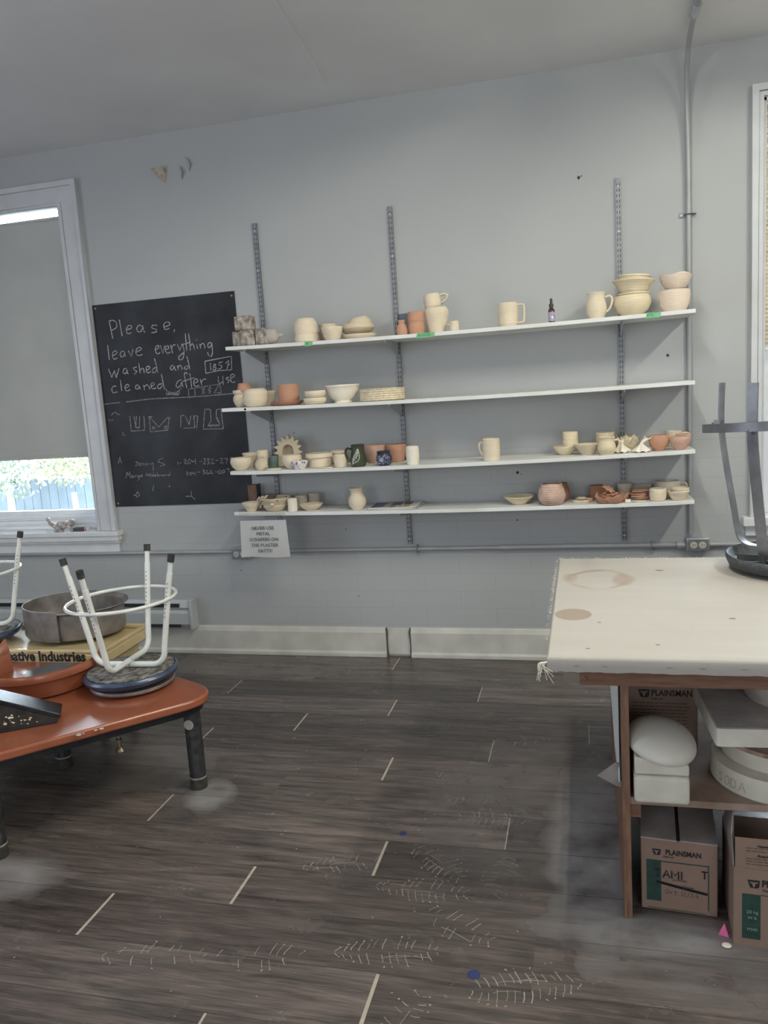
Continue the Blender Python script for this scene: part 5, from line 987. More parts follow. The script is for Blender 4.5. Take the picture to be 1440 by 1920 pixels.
# ---- splash pan
bp=thing('splash_pan',"round orange brown splash pan standing on the wheel's deck",'splash pan',(-2.275,-1.535,DZ+.001),(0,0,0))
def arc_lathe(prof,a0,a1,n,fn=None):
    b=MB(); vs=[];fs=[]; L=len(prof)
    for i in range(n+1):
        a=R(a0+(a1-a0)*i/n)
        for r,z in prof:
            zz=fn(i/n,r,z) if fn else z; vs.append((r*math.cos(a),r*math.sin(a),zz))
    for i in range(n):
        for k in range(L): fs.append((i*L+k,(i+1)*L+k,(i+1)*L+(k+1)%L,i*L+(k+1)%L))
    fs+=[tuple(range(L-1,-1,-1)),tuple(n*L+k for k in range(L))]
    return b.add(vs,fs)
PANP=[(.075,0),(.215,0),(.228,.006),(.240,.066),(.242,.072),(.256,.075),(.261,.080),(.262,.098),(.258,.108),(.250,.111),(.244,.106),(.238,.088),(.230,.068),(.218,.014),(.075,.010)]
arc_lathe(PANP,160,388,80,lambda u,r,z:z+(.020*max(0,(u-.93)/.07)+.05*max(0,(.06-u)/.06))*(1 if z>.05 else 0)).build('pan_body',m_orange,bp)
tag(MB().lathe([(.0001,0),(.105,0),(.106,.004),(.106,.012),(.104,.014),(.0001,.014)],40).build('throwing_bat',mat('grey bat',(.13,.13,.135),.3,.2),loc=(-2.285,-1.47,DZ+.0118),rot=(0,0,0)),'grey disc lying in the orange brown splash pan','bat')
# ---- foot pedal
fp=thing('foot_pedal','black wedge foot pedal lying on the left edge of the orange deck','foot pedal',(-2.085,-1.955,DZ+.001),(0,0,R(33)))
P0=[(-.20,.0),(.155,.0),(.165,.022),(.150,.034),(-.20,.150)]
b=MB()
for y in (-.052,.052): b.prism([(-.20,.0),(.155,.0),(.165,.022),(-.20,.185)] if y<0 else [(-.20,.0),(.155,.0),(.165,.022),(-.20,.192)],y-.003,y+.003,axis='y')
b.build('pedal_side',mat('clay spattered black steel',(.006,.006,.007),.4,col2=(.03,.028,.022),vscale=26,bump=.2),fp,smooth=False)
b=MB(); b.prism([(-.20,.188),(.150,.020),(.170,.016),(.172,.030),(.158,.036),(-.20,.206)],-.056,.056,axis='y'); b.build('pedal_plate',mat('worn black steel',(.016,.018,.022),.28,.3,var=.4,vscale=25,bump=.1),fp,bevel=.003)
MB().box(-.20,.157,-.060,-.052,0,.010).build('pedal_flange',m_black,fp,bevel=.002)
b=MB(); rs=random.Random(4)
for i in range(26):
    u=rs.uniform(-.18,.09); zz=rs.uniform(.012,.138-(u+.2)*.36); q=rs.uniform(.001,.0032)
    b.ball((u,-.0555,zz),q,7,5,sc=(1.5,.25,1))
for i in range(8): b.ball((rs.uniform(-.02,.05),-.056,rs.uniform(.025,.05)),rs.uniform(.002,.006),7,5,sc=(1.3,.3,.9))
b.build('clay_splashes',CL['cream'],fp)['kind']='stuff'
# ---- second wheel: cream plastic
w2=thing('potters_wheel',"cream plastic potter's wheel with a tray top standing behind the orange one",'pottery wheel',(-2.55,-1.05,0),(0,0,R(2)))
TZ=.452; tx0,tx1,ty0,ty1=-.75,.395,-.235,.175
b=MB(); b.box(tx0,tx1,ty0,ty1,TZ-.072,TZ-.018); b.build('tray_base',m_creampl,w2,bevel=.008)
b=MB(); rim=.022
b.box(tx0,tx1,ty0,ty0+rim,TZ-.02,TZ); b.box(tx0,tx1,ty1-rim,ty1,TZ-.02,TZ+.004); b.box(tx1-rim,tx1,ty0+rim,ty1-rim,TZ-.02,TZ+.002); b.box(tx0,tx0+rim,ty0+rim,ty1-rim,TZ-.02,TZ)
b.build('tray_rim',m_creampl,w2,bevel=.006)
MB().box(tx0+.04,tx1-.045,ty0+.035,ty1-.03,.20,TZ-.07).build('wheel_body',m_creampl,w2,bevel=.01)
for x,y in ((tx0+.1,ty0+.08),(tx1-.1,ty0+.08),(tx0+.1,ty1-.08),(tx1-.1,ty1-.08)): MB().tube([(x,y,.2),(x,y,0)],.022,14).build('leg',m_black,w2)
text('Creative Industries',.066,w2,'maker_lettering',m_ink,(.060,ty0-.0012,TZ-.032),rot=(R(90),0,0),bold=.0022,space=1.02,align='CENTER',sx=.92)
# ---- aluminium splash pan (two nesting halves) on the cream tray
ap=thing('metal_splash_pan','grey aluminium splash pan with notched rim on the cream tray','splash pan',(-2.475,-.985,TZ+.0045))
def half(a0,a1,R0,h,lip,name):
    n=36; vs=[];fs=[]; prof=[(R0*.62,0),(R0*.97,0),(R0,.012),(R0*1.0,h-.01)]+([(R0*1.03,h-.004),(R0*1.10,h+.004),(R0*1.10,h+.008)] if lip else [(R0*1.0,h)])
    full=prof+[(r-.004,z+.0) for r,z in reversed(prof[1:])]; L=len(full)
    for i in range(n+1):
        a=R(a0+(a1-a0)*i/n)
        for r,z in full: vs.append((r*math.cos(a),r*.82*math.sin(a),max(z,0)+(.003 if False else 0)))
    for i in range(n):
        for k in range(L-1): fs.append((i*L+k,(i+1)*L+k,(i+1)*L+k+1,i*L+k+1))
    b=MB().add(vs,fs); b.build(name,m_panalu,ap)
half(95,280,.262,.150,0,'pan_half'); half(-112,118,.240,.132,1,'pan_half')
MB().lathe([(.0001,.004),(.17,.004),(.17,.007),(.0001,.007)],40).build('pan_floor',m_panalu,ap)
# ---- white tube stools standing upside down
def stool(x,y,z,rz,label,tilt=(0,0)):
    t=thing('tube_stool',label,'stool',(x,y,z),(tilt[0],tilt[1],rz))
    MB().lathe([(.0001,0),(.12,.0),(.168,.006),(.186,.018),(.190,.030),(.186,.040),(.180,.044),(.176,.040),(.0001,.036)],56).build('seat_cushion',m_vinyl,t)
    MB().lathe([(.0001,.036),(.172,.038),(.174,.044),(.168,.047),(.0001,.046)],48,wob=.004).build('seat_board',m_pboard,t)
    Hh=.515
    for k in range(4):
        a=k*PI/2; d=Vector((math.cos(a),math.sin(a),0)); dz=.0 if k%2==0 else .016
        top=d*.245+Vector((0,0,Hh)); bend=d*.165+Vector((0,0,.115))
        pts=[Vector((0,0,.060+dz))+d*.004]+[Vector((0,0,.060+dz))+d*.105]
        for q in range(1,8):
            th=q/8*PI/2; pts.append(d*(.105+.058*math.sin(th))+Vector((0,0,.060+dz+.058*(1-math.cos(th)))))
        pts.append(d*.166+Vector((0,0,.135+dz))); pts.append(d*(.166+.079*.62)+Vector((0,0,.135+(Hh-.135)*.62)))
        lg=MB().tube(pts,.0122,14).build('leg',m_tubew,t)
        e0=d*(.166+.079*.62)+Vector((0,0,.135+(Hh-.135)*.62)); e1=d*.243+Vector((0,0,Hh-.022)); 
        MB().tube([e0,e0.lerp(e1,.55)],.0124,14).build('leg_sleeve',m_tubew,lg); MB().tube([e0.lerp(e1,.5),e1],.0105,14).build('inner_tube',m_tubew,lg)
        ax=(e1-e0).normalized(); MB().tube([e1-ax*.008,e1+ax*.022],.0142,14).build('rubber_foot',m_rub,lg)
        hb=MB(); side=Vector((0,0,1)).cross(d)
        face=(Vector((0,-1,0))-ax*Vector((0,-1,0)).dot(ax)).normalized()
        for q in range(9):
            p=e0.lerp(e1,-.9+q*.14); p2=p+face*.0119; hb.ball(p2,.0024,6,5)
        hb.build('adjustment_hole',m_dark,lg)
    MB().tube([(.216*math.cos(q*PI/32),.216*math.sin(q*PI/32),.335) for q in range(64)],.0075,10,closed=True).build('foot_ring',m_tubew,t)
    return t
s1=stool(-1.838,-1.537,DZ+.032,R(1),'white tube stool standing upside down on the orange wheel, blue seat rim',(0,R(-1.2)))
s2=stool(-2.925,-1.13,TZ+.0045,R(22),'white tube stool cut off by the left edge, upside down on the cream tray')
# ---- things on the window sill
fg=thing('pebble_figure','brown and white striped ceramic frog figure on the left window sill','figure',(-3.235,.02,LZ0),(0,0,R(8)))
m_frog=mat('striped glaze',(.20,.13,.11),.35,col2=(.70,.68,.66),vscale=38)
b=MB(); b.ball((0,0,.035),.036,18,12,sc=(1.5,.8,.85)); b.ball((.055,0,.05),.026,14,10,sc=(1.1,.9,.85)); b.build('figure_body',m_frog,fg)
b=MB(); b.tube(smoothpath([(-.045,-.01,.03),(-.075,-.02,.05),(-.088,-.02,.075)],5),[.017]*4+[.014]*4+[.011]*3,10); b.ball((-.090,-.02,.078),.014,10,8); b.build('figure_tail',m_frog,fg)
b=MB()
for sx in (-.03,.035):
    b.tube(smoothpath([(sx,-.025,.03),(sx+.022,-.045,.022),(sx-.006,-.052,.006),(sx+.03,-.056,.005)],5),.008,8)
b.build('figure_legs',m_frog,fg)
bx=thing('small_box','small flat dark box with a red and white end on the left window sill','box',(-3.10,.0,LZ0),(0,0,R(4)))
MB().box(-.045,.033,-.02,.02,0,.022).build('box_body',mat('dark printed card',(.05,.05,.055),.5),bx,bevel=.002); MB().box(.0332,.052,-.0205,.0205,0,.0222).build('box_end',mat('white printed card',(.62,.58,.58),.5),bx,bevel=.001); MB().box(.036,.048,-.0212,-.0202,.004,.018).build('red_mark',mat('red print',(.45,.05,.06),.5),bx,smooth=False)
# ================================================================ right: canvas covered work table and what is stored in it
TT=.81
def canvas_material():
    m=mat('canvas table cover',(.62,.555,.47),.75,spec=.25); t=m.node_tree; b=t.nodes['Principled BSDF']
    tc=nd(t,'ShaderNodeTexCoord'); n=nd(t,'ShaderNodeTexNoise'); n.inputs['Scale'].default_value=5; n.inputs['Detail'].default_value=6; t.links.new(tc.outputs['Object'],n.inputs['Vector'])
    mp=nd(t,'ShaderNodeMapping'); mp.inputs['Scale'].default_value=(1.2,7,1); t.links.new(tc.outputs['Object'],mp.inputs[0])
    n1=nd(t,'ShaderNodeTexNoise'); n1.inputs['Scale'].default_value=1.6; n1.inputs['Detail'].default_value=5; t.links.new(mp.outputs[0],n1.inputs['Vector'])
    mx=nd(t,'ShaderNodeMix',data_type='RGBA'); t.links.new(n1.outputs[0],mx.inputs[0]); mx.inputs[6].default_value=(.37,.345,.31,1); mx.inputs[7].default_value=(.43,.405,.365,1); cur=mx.outputs[2]
    def blend(fac,col):
        nonlocal cur
        q=nd(t,'ShaderNodeMix',data_type='RGBA'); t.links.new(fac,q.inputs[0]); t.links.new(cur,q.inputs[6]); q.inputs[7].default_value=(*col,1); cur=q.outputs[2]
    def dist(cx,cy,rx,ry,warp=0):
        d=nd(t,'ShaderNodeVectorMath',operation='SUBTRACT'); t.links.new(tc.outputs['Object'],d.inputs[0]); d.inputs[1].default_value=(cx,cy,0)
        q=nd(t,'ShaderNodeVectorMath',operation='MULTIPLY'); t.links.new(d.outputs[0],q.inputs[0]); q.inputs[1].default_value=(1/rx,1/ry,0)
        l=nd(t,'ShaderNodeVectorMath',operation='LENGTH'); t.links.new(q.outputs[0],l.inputs[0]); o=l.outputs['Value']
        if warp:
            w=nd(t,'ShaderNodeMath',operation='MULTIPLY_ADD'); t.links.new(n.outputs[0],w.inputs[0]); w.inputs[1].default_value=warp; t.links.new(o,w.inputs[2]); o=w.outputs[0]
        return o
    def rng(s,a,b_,c,d):
        r=nd(t,'ShaderNodeMapRange',interpolation_type='SMOOTHSTEP'); t.links.new(s,r.inputs[0]); r.inputs[1].default_value=a; r.inputs[2].default_value=b_; r.inputs[3].default_value=c; r.inputs[4].default_value=d; return r.outputs[0]
    def mul(a,b_):
        q=nd(t,'ShaderNodeMath',operation='MULTIPLY'); t.links.new(a,q.inputs[0]); t.links.new(b_,q.inputs[1]); return q.outputs[0]
    # clay ring left by a bowl, heavier at both ends
    d=dist(.035,-1.395,.12,.16,.5); ring=mul(rng(d,.92,1.10,0,1),rng(d,1.12,1.26,1,0))
    blend(mul(ring,rng(n.outputs[0],.38,.6,.1,.75)),(.29,.21,.155))
    blend(rng(dist(.125,-1.41,.045,.11,.9),1.0,1.5,.65,0),(.31,.235,.185)); blend(rng(dist(-.062,-1.37,.035,.08,.9),1.0,1.5,.55,0),(.33,.25,.20))
    blend(rng(dist(-.047,-1.848,.056,.062),.97,1.03,.85,0),(.26,.20,.155))      # brown oval damp patch
    blend(rng(dist(.30,-1.30,.30,.10,.8),.9,1.7,.22,0),(.36,.31,.25))
    for x,y,r in ((.18,-2.13,.004),(-.005,-2.17,.004),(.03,-1.93,.004),(.41,-1.88,.006),(.26,-1.27,.009)): blend(rng(dist(x,y,r*1.6,r),.9,1.2,.8,0),(.12,.09,.08))
    t.links.new(cur,b.inputs['Base Color'])
    wv=nd(t,'ShaderNodeTexNoise'); wv.inputs['Scale'].default_value=320; t.links.new(tc.outputs['Object'],wv.inputs['Vector'])
    ad=nd(t,'ShaderNodeMath',operation='MULTIPLY_ADD'); t.links.new(n1.outputs[0],ad.inputs[0]); ad.inputs[1].default_value=3.0; t.links.new(wv.outputs[0],ad.inputs[2])
    bm=nd(t,'ShaderNodeBump'); bm.inputs['Strength'].default_value=.25; bm.inputs['Distance'].default_value=.002; t.links.new(ad.outputs[0],bm.inputs['Height']); t.links.new(bm.outputs[0],b.inputs['Normal'])
    return m
m_canvas=canvas_material()
tb=thing('work_table','long work table with canvas covered top and plywood sides at right','table',(0,0,0))
TX0,TX1,TY0,TY1=-.112,2.45,-2.245,-1.052
b=MB(); nx,ny=90,46; vs=[];fs=[]
def tz(x,y):
    z=TT
    # stretched creases in the cloth
    for (ax,ay,bx,by,h,w_) in ((.10,-1.83,.28,-1.855,.007,.014),(.17,-1.885,.235,-1.885,.006,.010),(.06,-2.07,.20,-1.93,.004,.012),(.20,-1.92,.25,-2.03,.004,.012)):
        p=Vector((x-ax,y-ay)); d=Vector((bx-ax,by-ay)); L=d.length; u=max(0,min(1,p.dot(d)/L/L)); q=(p-d*u).length; z+=h*math.exp(-(q/w_)**2)*math.sin(PI*min(1,max(0,u)))**.5
    return z
for j in range(ny+1):
    for i in range(nx+1):
        u=(i/nx)**1.6; x=TX0+.006+(TX1-TX0-.012)*u; y=TY0+.006+(TY1-TY0-.012)*j/ny; vs.append((x,y,tz(x,y)))
for j in range(ny):
    for i in range(nx): a=j*(nx+1)+i; fs.append((a,a+1,a+nx+2,a+nx+1))
b.add(vs,fs)
# skirt of the cloth folded over the board edge
edge=[]
for i in range(nx+1): edge.append(i)
for j in range(1,ny+1): edge.append(j*(nx+1)+nx)
for i in range(nx-1,-1,-1): edge.append(ny*(nx+1)+i)
for j in range(ny-1,0,-1): edge.append(j*(nx+1))
E_=len(edge); base=len(b.v); rw=random.Random(9)
cx,cy=(TX0+TX1)/2,(TY0+TY1)/2
for k,(o_,dz) in enumerate(((.004,-.003),(.006,-.009),(.0065,-.026),(.005,-.040),(-.012,-.0405))):
    for e in edge:
        x,y,z=b.v[e]; sx=1 if x>TX1-.02 else (-1 if x<TX0+.02 else 0); sy=1 if y>TY1-.02 else (-1 if y<TY0+.02 else 0)
        b.v.append((x+sx*o_,y+sy*o_,TT+dz+(rw.uniform(-.0015,.0015) if k in(3,) else 0)))
prev=edge
for k in range(5):
    cur_=[base+k*E_+q for q in range(E_)]
    for q in range(E_): b.f.append((prev[q],cur_[q],cur_[(q+1)%E_],prev[(q+1)%E_])); b.mi.append(0)
    prev=cur_
b.build('canvas_top',m_canvas,tb,ang=70)
MB().box(TX0+.012,TX1-.012,TY0+.012,TY1-.012,TT-.039,TT-.004).build('top_board',m_wood,tb,smooth=False)
# frayed threads along the far and left edges, and the loose corner tuft
fz=MB(); rf=random.Random(2)
for i in range(420):
    if i<300: x=TX0+rf.random()**1.3*1.3; y=TY1+.004; d=Vector((rf.uniform(-.5,.5),1,rf.uniform(-.1,.6)))
    else: x=TX0-.003; y=TY0+.15+rf.random()*(TY1-TY0-.15); d=Vector((-1,rf.uniform(-.7,.7),rf.uniform(-.3,.4)))
    L=rf.uniform(.004,.014); p=Vector((x,y,TT-.004)); fz.tube([p,p+d*L*.6,p+d*L+Vector((rf.uniform(-.003,.003),0,-.002))],.0006,3)
o=fz.build('frayed_edge',CL['white'],tb); o['kind']='stuff'
fz=MB()
for i in range(16):
    p=Vector((TX0-.002+rf.uniform(-.004,.004),TY0-.002,TT-.012)); fz.tube(smoothpath([p,p+Vector((rf.uniform(-.028,-.005),-.006,-.006)),p+Vector((rf.uniform(-.03,.02),-.008,rf.uniform(-.06,-.025)))],4),.0007,4)
o=fz.build('corner_threads',CL['white'],tb); o['kind']='stuff'
stp=MB()
for x in (-.04,.03,.19,.27,.37,.55,.7): stp.box(x,x+.014,TY0-.0075,TY0-.0058,TT-.022,TT-.0205)
stp.build('staples',m_steel,tb,smooth=False)
b=MB().box(-.028,TX1-.1,-2.212,-2.19,.722,.7705); b.m=1; b.lathe([(0,.002),(.0045,.0018),(.006,0)],12,M=Matrix.Translation((-.012,-2.2122,.740))@Matrix.Rotation(R(90),4,'X')); b.build('apron',[m_wood,m_brass],tb,smooth=False)
MB().box(-.02,TX1-.1,-1.10,-1.078,.70,.7705).build('apron',m_wood,tb,smooth=False)
for x in (.079,2.2):
    MB().box(x,x+.021,-2.156,-1.12,.0,.7705).build('side_panel',m_woodv,tb,smooth=False)
MB().box(.1,2.2,-2.152,-1.13,.352,.372).build('lower_shelf',m_shelfw,tb,smooth=False)
MB().box(.1003,.128,-2.150,-2.10,.312,.352).build('shelf_cleat',m_wood,tb,smooth=False)
# white sheet on the outside of the panel
tag(MB().prism([(-2.12,.40),(-2.09,.45),(-2.10,.72),(-1.35,.72),(-1.35,.42),(-1.8,.36)],.0705,.0745,axis='x').build('poster_board',m_white,smooth=False),'white sheet of board leaning on the outside of the table side','board')
tag(MB().prism([(-2.125,.405),(-2.10,.47),(-2.105,.722),(-2.093,.722),(-2.09,.45),(-2.11,.40)],.0752,.0785,axis='x').build('dark_edge_strip',m_black,smooth=False),'dark strip between the white board and the table side','strip')
tag(MB().prism([(.000,-.028),(.050,.014),(.068,.014),(.066,-.06),(.05,-.055)],-2.10,-2.096,axis='y').build('cardboard_scrap',m_cardd,loc=(.012,0,.432),smooth=False),'brown cardboard scrap poking out left of the table side','cardboard')
# ---- plaster moulds on the lower shelf
LS=.3722
G='plaster moulds in the work table'
def rounded_box(b,x0,x1,y0,y1,z0,z1,r=.02):
    return b.prism(chain_round([(x0,y0),(x1,y0),(x1,y1),(x0,y1)],r,5),z0,z1)
m=thing('plaster_mould','lower half of a white plaster box mould overhanging the shelf edge','plaster mould',(.182,-2.075,LS),group=G)
b=MB(); rounded_box(b,-.072,.072,-.108,.10,0,.078,.012); b.build('mould_block',m_plaster,m,bevel=.008)
m=thing('plaster_mould','upper half of a plaster box mould under the white dome','plaster mould',(.182,-2.070,LS+.0785),group=G)
b=MB(); b.prism([(-.070,0),(.072,0),(.072,.030),(.03,.036),(-.070,.050)],-.10,.09,axis='y'); b.build('mould_block',m_plaster,m,bevel=.005)
dm=thing('plaster_dome','smooth white oval plaster dome resting on the box mould','plaster mould',(.186,-2.085,LS+.128),(R(5),R(13),R(-10)),G)
b=MB(); vs=[(0.0001,0),(.088,0),(.094,.004),(.096,.012)]+[(.096*math.cos(t_),.012+.050*math.sin(t_)) for t_ in [PI/2*k/14 for k in range(1,15)]]
fn=lambda a,rr,zz,k:(rr*(1+.16*abs(math.sin(a))**2),zz)
b.lathe(vs,56,fn=fn); b.build('dome',mat('smooth plaster',(.62,.59,.52),.6,var=.04,vscale=9),dm,ang=60)
cbx=thing('cardboard_box','brown clay supply box standing at the back behind the white dome','cardboard box',(.211,-1.84,LS),group='clay supply boxes')
MB().box(-.107,.107,-.0,.2,0,.285).build('box_body',m_card,cbx,bevel=.003)
def logo(par,x,y,z,s,m1=m_ink,m2=m_card):
    o=MB().prism(chain_round([(-.5*s,.36*s),(.5*s,.36*s),(.42*s,-.40*s),(-.30*s,-.40*s)],[.06*s,.06*s,.22*s,.22*s],4),-.0007,0,axis='y').build('logo_badge',m1,par,loc=(x,y,z),smooth=False)
    q=MB(); 
    q.prism([(-.34*s,.22*s),(-.15*s,.17*s),(.15*s,.17*s),(.36*s,.22*s),(.30*s,.08*s),(.13*s,.06*s),(.10*s,-.16*s),(.04*s,-.28*s),(-.06*s,-.28*s),(-.10*s,-.14*s),(-.13*s,.06*s),(-.28*s,.08*s)],-.0014,-.0007,axis='y')
    q.build('bull_head',m2,o,smooth=False)
logo(cbx,-.050,-.0005,.183,.034)
text('PLAINSMAN',.028,cbx,'box_lettering',m_ink,(.032,-.001,.184),bold=.0006,sx=.80)
text('Clays Ltd.',.009,cbx,'box_lettering',m_ink,(-.012,-.001,.166),align='CENTER')
b=MB(); rl=random.Random(8)
for i in range(9):
    x=-.085
    while x<.05+rl.uniform(0,.035): wv=rl.uniform(.006,.02); b.box(x,x+wv,-.0009,-.0002,.150-i*.011,.1525-i*.011); x+=wv+.003
b.build('small_print',m_fade,cbx,smooth=False)
sl=thing('plaster_slab','thick square plaster slab on top of the round bats','plaster bat',(.54,-2.005,LS+.179),(0,0,R(3)),G)
b=MB(); rounded_box(b,-.230,.230,-.172,.160,0,.050,.012); b.m=1; b.prism([(-.226,-.165),(.226,-.165),(.226,.156),(-.226,.156)],.0500,.0506); b.build('slab',[m_plaster,m_plasterd],sl,bevel=.004)
G2='round plaster bats in the work table'
def bat(label,cx,cy,z,r,h,prof=None,mm=m_plaster):
    t=thing('plaster_bat',label,'plaster bat',(cx,cy,z),group=G2)
    MB().lathe(prof or [(.0001,0),(r*.97,0),(r,.006),(r,h-.008),(r*.985,h),(.0001,h)],64,wob=.003).build('bat',mm,t); return t
t=bat('largest round plaster bat at the bottom of the pile, scratched letters on its side',.512,-1.985,LS,.178,.066)
b=MB(); 
def side_text(b,word,r,z,h,a0,step):
    a=R(a0)
    for ch in word:
        for st in strokes(GL[ch]) if GL[ch] else []:
            pts=[]
            for p in st: aa=a+p[0]*h/8/r; pts.append((r*math.cos(aa),r*math.sin(aa),z+p[1]*h/8))
            b.tube(pts,.0007,4)
        a+=step*h/r
side_text(b,'SODA',.1782,.018,.026,202,.95); b.build('scratched_letters',m_clayw,t)
t=bat('middle round plaster bat stained brown around the top edge',.525,-1.965,LS+.0665,.160,.058); MB().lathe([(.128,.0582),(.158,.0582),(.1604,.052),(.1604,.047),(.1610,.052),(.1585,.0588),(.128,.0588)],64).build('clay_stain',mat('brown clay stain',(.22,.12,.08),.85,col2=(.50,.40,.33),vscale=22),t)
bat('upper round plaster bat with a rounded rim just under the slab',.548,-1.96,LS+.1255,.137,.052,[(.0001,0),(.118,0),(.134,.012),(.137,.024),(.134,.036),(.120,.0505),(.0001,.0515)])
t=thing('plaster_mould','round grey plaster mould with a metal band standing on the slab','plaster mould',(.555,-1.945,LS+.2298),group=G)
MB().lathe([(.0001,0),(.118,0),(.124,.008),(.128,.1),(.124,.105),(.0001,.105)],48,wob=.004).build('mould',m_plasterd,t); MB().lathe([(.1285,.082),(.130,.082),(.130,.092),(.1285,.092)],48).build('metal_band',m_alu,t)
# ---- cardboard clay boxes on the floor
b1=thing('cardboard_box','dusty clay supply box with black marker scribble under the table, taped top','cardboard box',(.231,-2.11,0),(0,0,R(-4)),'clay supply boxes')
bw,bh=.103,.222
MB().box(-bw,bw,0,.27,.001,bh).build('box_body',m_card,b1,bevel=.003)
for x0,x1 in ((-bw,-.006),(.004,bw)):
    b=MB(); b.add([(x0,0,bh),(x1,0,bh-.002),(x1,.27,bh+.006),(x0,.27,bh+.004),(x0,0,bh+.004),(x1,0,bh+.003),(x1,.27,bh+.010),(x0,.27,bh+.008)],[(0,3,2,1),(4,5,6,7),(0,1,5,4),(1,2,6,5),(2,3,7,6),(3,0,4,7)]); b.build('box_flap',m_cardd,b1,smooth=False)
MB().box(-.006,.004,.003,.268,bh-.002,bh+.0015).build('flap_gap',m_dark,b1,smooth=False)
logo(b1,-.060,-.0005,.184,.024)
text('PLAINSMAN',.0215,b1,'box_lettering',m_ink,(.012,-.001,.185),bold=.0006,sx=.83,align='CENTER')
text('Clays Ltd.',.0075,b1,'box_lettering',m_ink,(-.028,-.001,.1715),align='CENTER')
MB().box(-.088,-.048,-.0008,.0,.030,.158).build('green_panel',m_greenp,b1,smooth=False)
b=MB(); b.box(-.048,.080,-.0008,0,.154,.157); b.box(.0772,.080,-.0008,0,.018,.157); b.box(-.085,.07,-.0008,0,.006,.0078); b.build('printed_border',m_greenp,b1,smooth=False)
mk=MB(); MM=Matrix.Translation((0,-.0016,0)); handwrite(mk,'TAMI',.024,-.066,.106,.0048,MM,1.8); handwrite(mk,'T',.022,.060,.116,.004,MM)
for dz in (0,.002,.004): ribbon(mk,[(-.062,.090+dz),(-.02,.082+dz),(.03,.074+dz),(.076,.067+dz)],.0048,MM)
mk.build('marker_writing',m_ink,b1,smooth=False)
mk=MB(); handwrite(mk,'Oct 12/24',.014,-.040,.055,.0013,Matrix.Translation((0,-.0017,0))@Matrix.Rotation(R(3),4,'Y'),1.8); handwrite(mk,'Drier',.011,.012,.078,.0012,Matrix.Translation((0,-.0021,0)),1.6) if 'e' in GL else None
mk.build('pen_writing',mat('pen ink',(.04,.035,.05),.6),b1,smooth=False)
text('L2140228A',.0085,b1,'batch_number',m_fade,(.002,-.0010,.1015),align='CENTER')
b2=thing('cardboard_box','open clay supply box with raised front flap at the right edge under the table','cardboard box',(.357,-2.222,0),(0,0,R(-3)),'clay supply boxes')
bw2,bd,bh2=.215,.27,.226
b=MB(); th=.004
b.box(0,bw2,0,th,.001,bh2); b.box(0,th,th,bd,.001,bh2); b.box(bw2-th,bw2,th,bd,.001,bh2); b.box(th,bw2-th,bd-th,bd,.001,bh2); b.box(th,bw2-th,th,bd-th,.001,.005); b.build('box_body',m_card,b2,smooth=False)
MB().box(.004,bw2,.0005,.0035,bh2,bh2+.086).build('box_flap',m_card,b2,loc=(0,.004,0),rot=(0,0,0),smooth=False)
b=MB(); b.add([(0,.01,bh2-.003),(0,bd-.02,bh2-.003),(.012,bd-.05,bh2+.10),(.006,.08,bh2+.115),(-.004,.03,bh2+.08),(.003,.01,bh2-.003),(.003,bd-.02,bh2-.003),(.015,bd-.05,bh2+.10),(.009,.08,bh2+.115),(-.001,.03,bh2+.08)],[(0,1,2,3,4),(9,8,7,6,5),(0,5,6,1),(1,6,7,2),(2,7,8,3),(3,8,9,4),(4,9,5,0)]); b.build('box_flap',m_cardd,b2,smooth=False)
logo(b2,.049,-.0005,.186,.030)
text('PLAINSMAN',.027,b2,'box_lettering',m_ink,(.068,-.001,.188),bold=.0008,sx=.83,align='LEFT'); text('Clays Ltd.',.0095,b2,'box_lettering',m_ink,(.069,-.001,.1695),align='LEFT')
MB().box(.021,.066,-.0008,0,.024,.155).build('green_panel',m_greenp,b2,smooth=False)
MB().box(.066,.2,-.0008,0,.1535,.1555).build('printed_border',m_greenp,b2,smooth=False)
m_palep=mat('pale print',(.22,.27,.24),.6)
text('20 kg',.013,b2,'weight_print',m_palep,(.046,-.0012,.103)); text('44 lb',.0115,b2,'weight_print',m_palep,(.046,-.0012,.086)); text('M340',.0115,b2,'weight_print',m_palep,(.046,-.0012,.052))
for i,(tx,s,z) in enumerate((('Attention',.009,.066),('Avant d\'utiliser',.0115,.038))): text(tx,s,b2,'flap_print',m_ink,(.058,.0041,bh2+z),rot=(R(90),0,0),align='LEFT',bold=.0003)
b=MB()
for i in range(5):
    zz=bh2+.058-.008*i-(.014 if i>1 else 0); x=.03
    while x<.2: wv=rl.uniform(.006,.02); b.box(x,x+wv,.0038,.0046,zz,zz+.0022); x+=wv+.003
b.build('small_print',m_fade,b2,smooth=False)
b=MB(); b.add([(0,0,0),(.026,-.008,0),(.030,.018,.002),(.006,.02,0),(.016,.004,.034),(.022,.010,.020)],[(0,1,4),(1,2,5,4),(2,3,4,5),(3,0,4),(0,3,2,1)]); tag(b.build('plastic_scrap',m_pink,loc=(.324,-2.19,.0012),smooth=False),'bright pink plastic scrap on the floor between the two cardboard boxes','scrap')
tag(MB().ball((0,0,.004),.013,12,8,sc=(1,.8,.35)).build('clay_scrap',CL['white'],loc=(.338,-2.235,.001)),'pale clay scrap on the floor in front of the pink scrap','scrap')
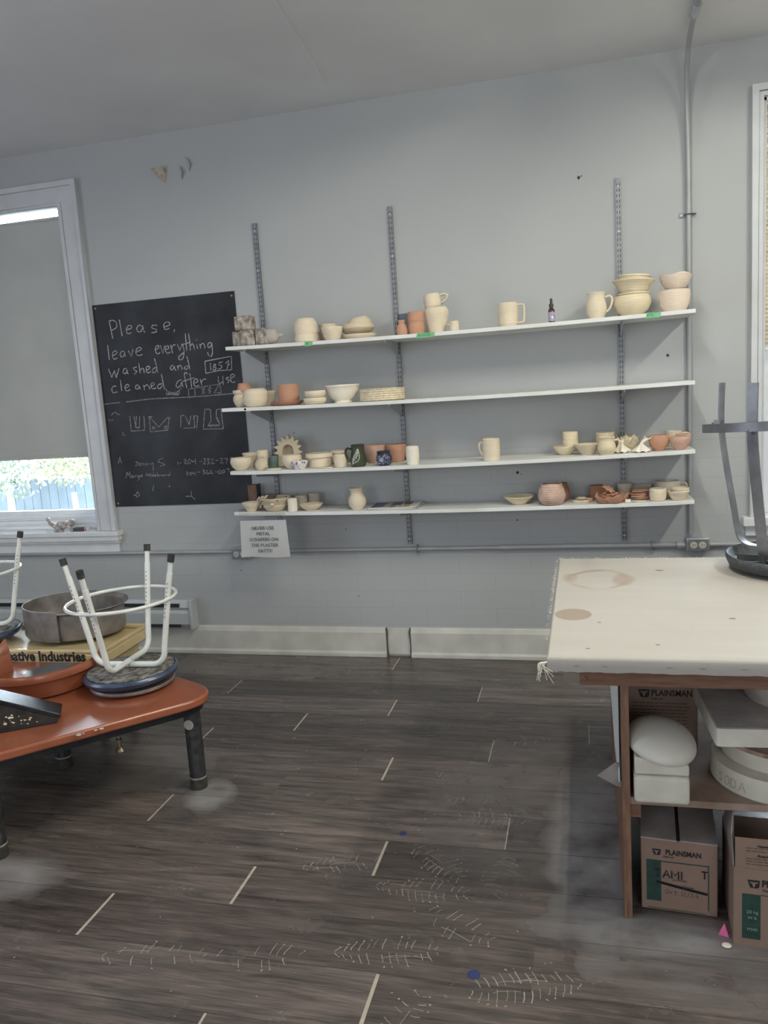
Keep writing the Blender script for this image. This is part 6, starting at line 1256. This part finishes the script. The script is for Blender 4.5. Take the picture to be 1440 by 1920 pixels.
# ---- grey stool upside down on the table
gs=thing('steel_stool','grey steel stool upside down on the table, dark plastic seat','stool',(.725,-1.265,TT+.001))
b=MB().lathe([(.0001,0),(.12,.0),(.19,.006),(.222,.018),(.232,.040),(.234,.056),(.229,.060),(.226,.054),(.218,.030),(.19,.017),(.0001,.012)],64); b.build('seat_shell',m_shell,gs,ang=60)
for q in range(6):
    a=R(q*60+200); MB().lathe([(.0001,.012),(.012,.012),(.012,.062),(.008,.062),(.008,.04),(.0001,.04)],16,c=(.125*math.cos(a),.125*math.sin(a),0)).build('seat_boss',m_shell,gs)
b=MB(); 
for q in range(8):
    a=R(q*45+20); d=Vector((math.cos(a),math.sin(a),0)); b.strap([d*.03+Vector((0,0,.026)),d*.2+Vector((0,0,.026))],.028,.005,Vector((0,0,1)))
b.build('seat_rib',m_shell,gs,smooth=False)
for a in (143,228,318,48):
    d=Vector((math.cos(R(a)),math.sin(R(a)),0)); tn=Vector((-d.y,d.x,0))
    pr=[(.02,.072),(.13,.068),(.175,.072),(.203,.092),(.216,.13),(.232,.22),(.258,.36),(.276,.48),(.280,.56),(.276,.675)]
    path=smoothpath([d*r_+Vector((0,0,z_)) for r_,z_ in pr],5)
    MB().strap(path,.037,.006,tn).build('leg',m_greystool,gs,ang=50)
    MB().lathe([(0,.003),(.005,.002),(.006,0)],10,M=Matrix.Translation(d*.3135+Vector((0,0,.522)))@Matrix.Rotation(R(a),4,'Z')@Matrix.Rotation(R(90),4,'Y')).build('rivet',m_steel,gs)
pts=[]
for q in range(73):
    a=2*PI*q/72; pts.append((.309*math.cos(a),.309*math.sin(a),.522))
b=MB(); n=72; vs=[]
for q in range(n):
    a=2*PI*q/n
    for r_,z_ in ((.306,-.015),(.311,-.015),(.311,.015),(.306,.015)): vs.append((r_*math.cos(a),r_*math.sin(a),z_))
fs=[]
for q in range(n):
    for k in range(4): fs.append((q*4+k,q*4+(k+1)%4,((q+1)%n)*4+(k+1)%4,((q+1)%n)*4+k))
b.add(vs,fs); b.build('foot_ring',m_greystool,gs,loc=(0,0,.518),rot=(R(-3.5),0,0),ang=50)
for a in (143,228,318,48):
    d=Vector((math.cos(R(a)),math.sin(R(a)),0)); MB().strap([d*.268+Vector((0,0,.522)),d*.308+Vector((0,0,.522))],.03,.006,Vector((0,0,1))).build('ring_bracket',m_greystool,gs,smooth=False)
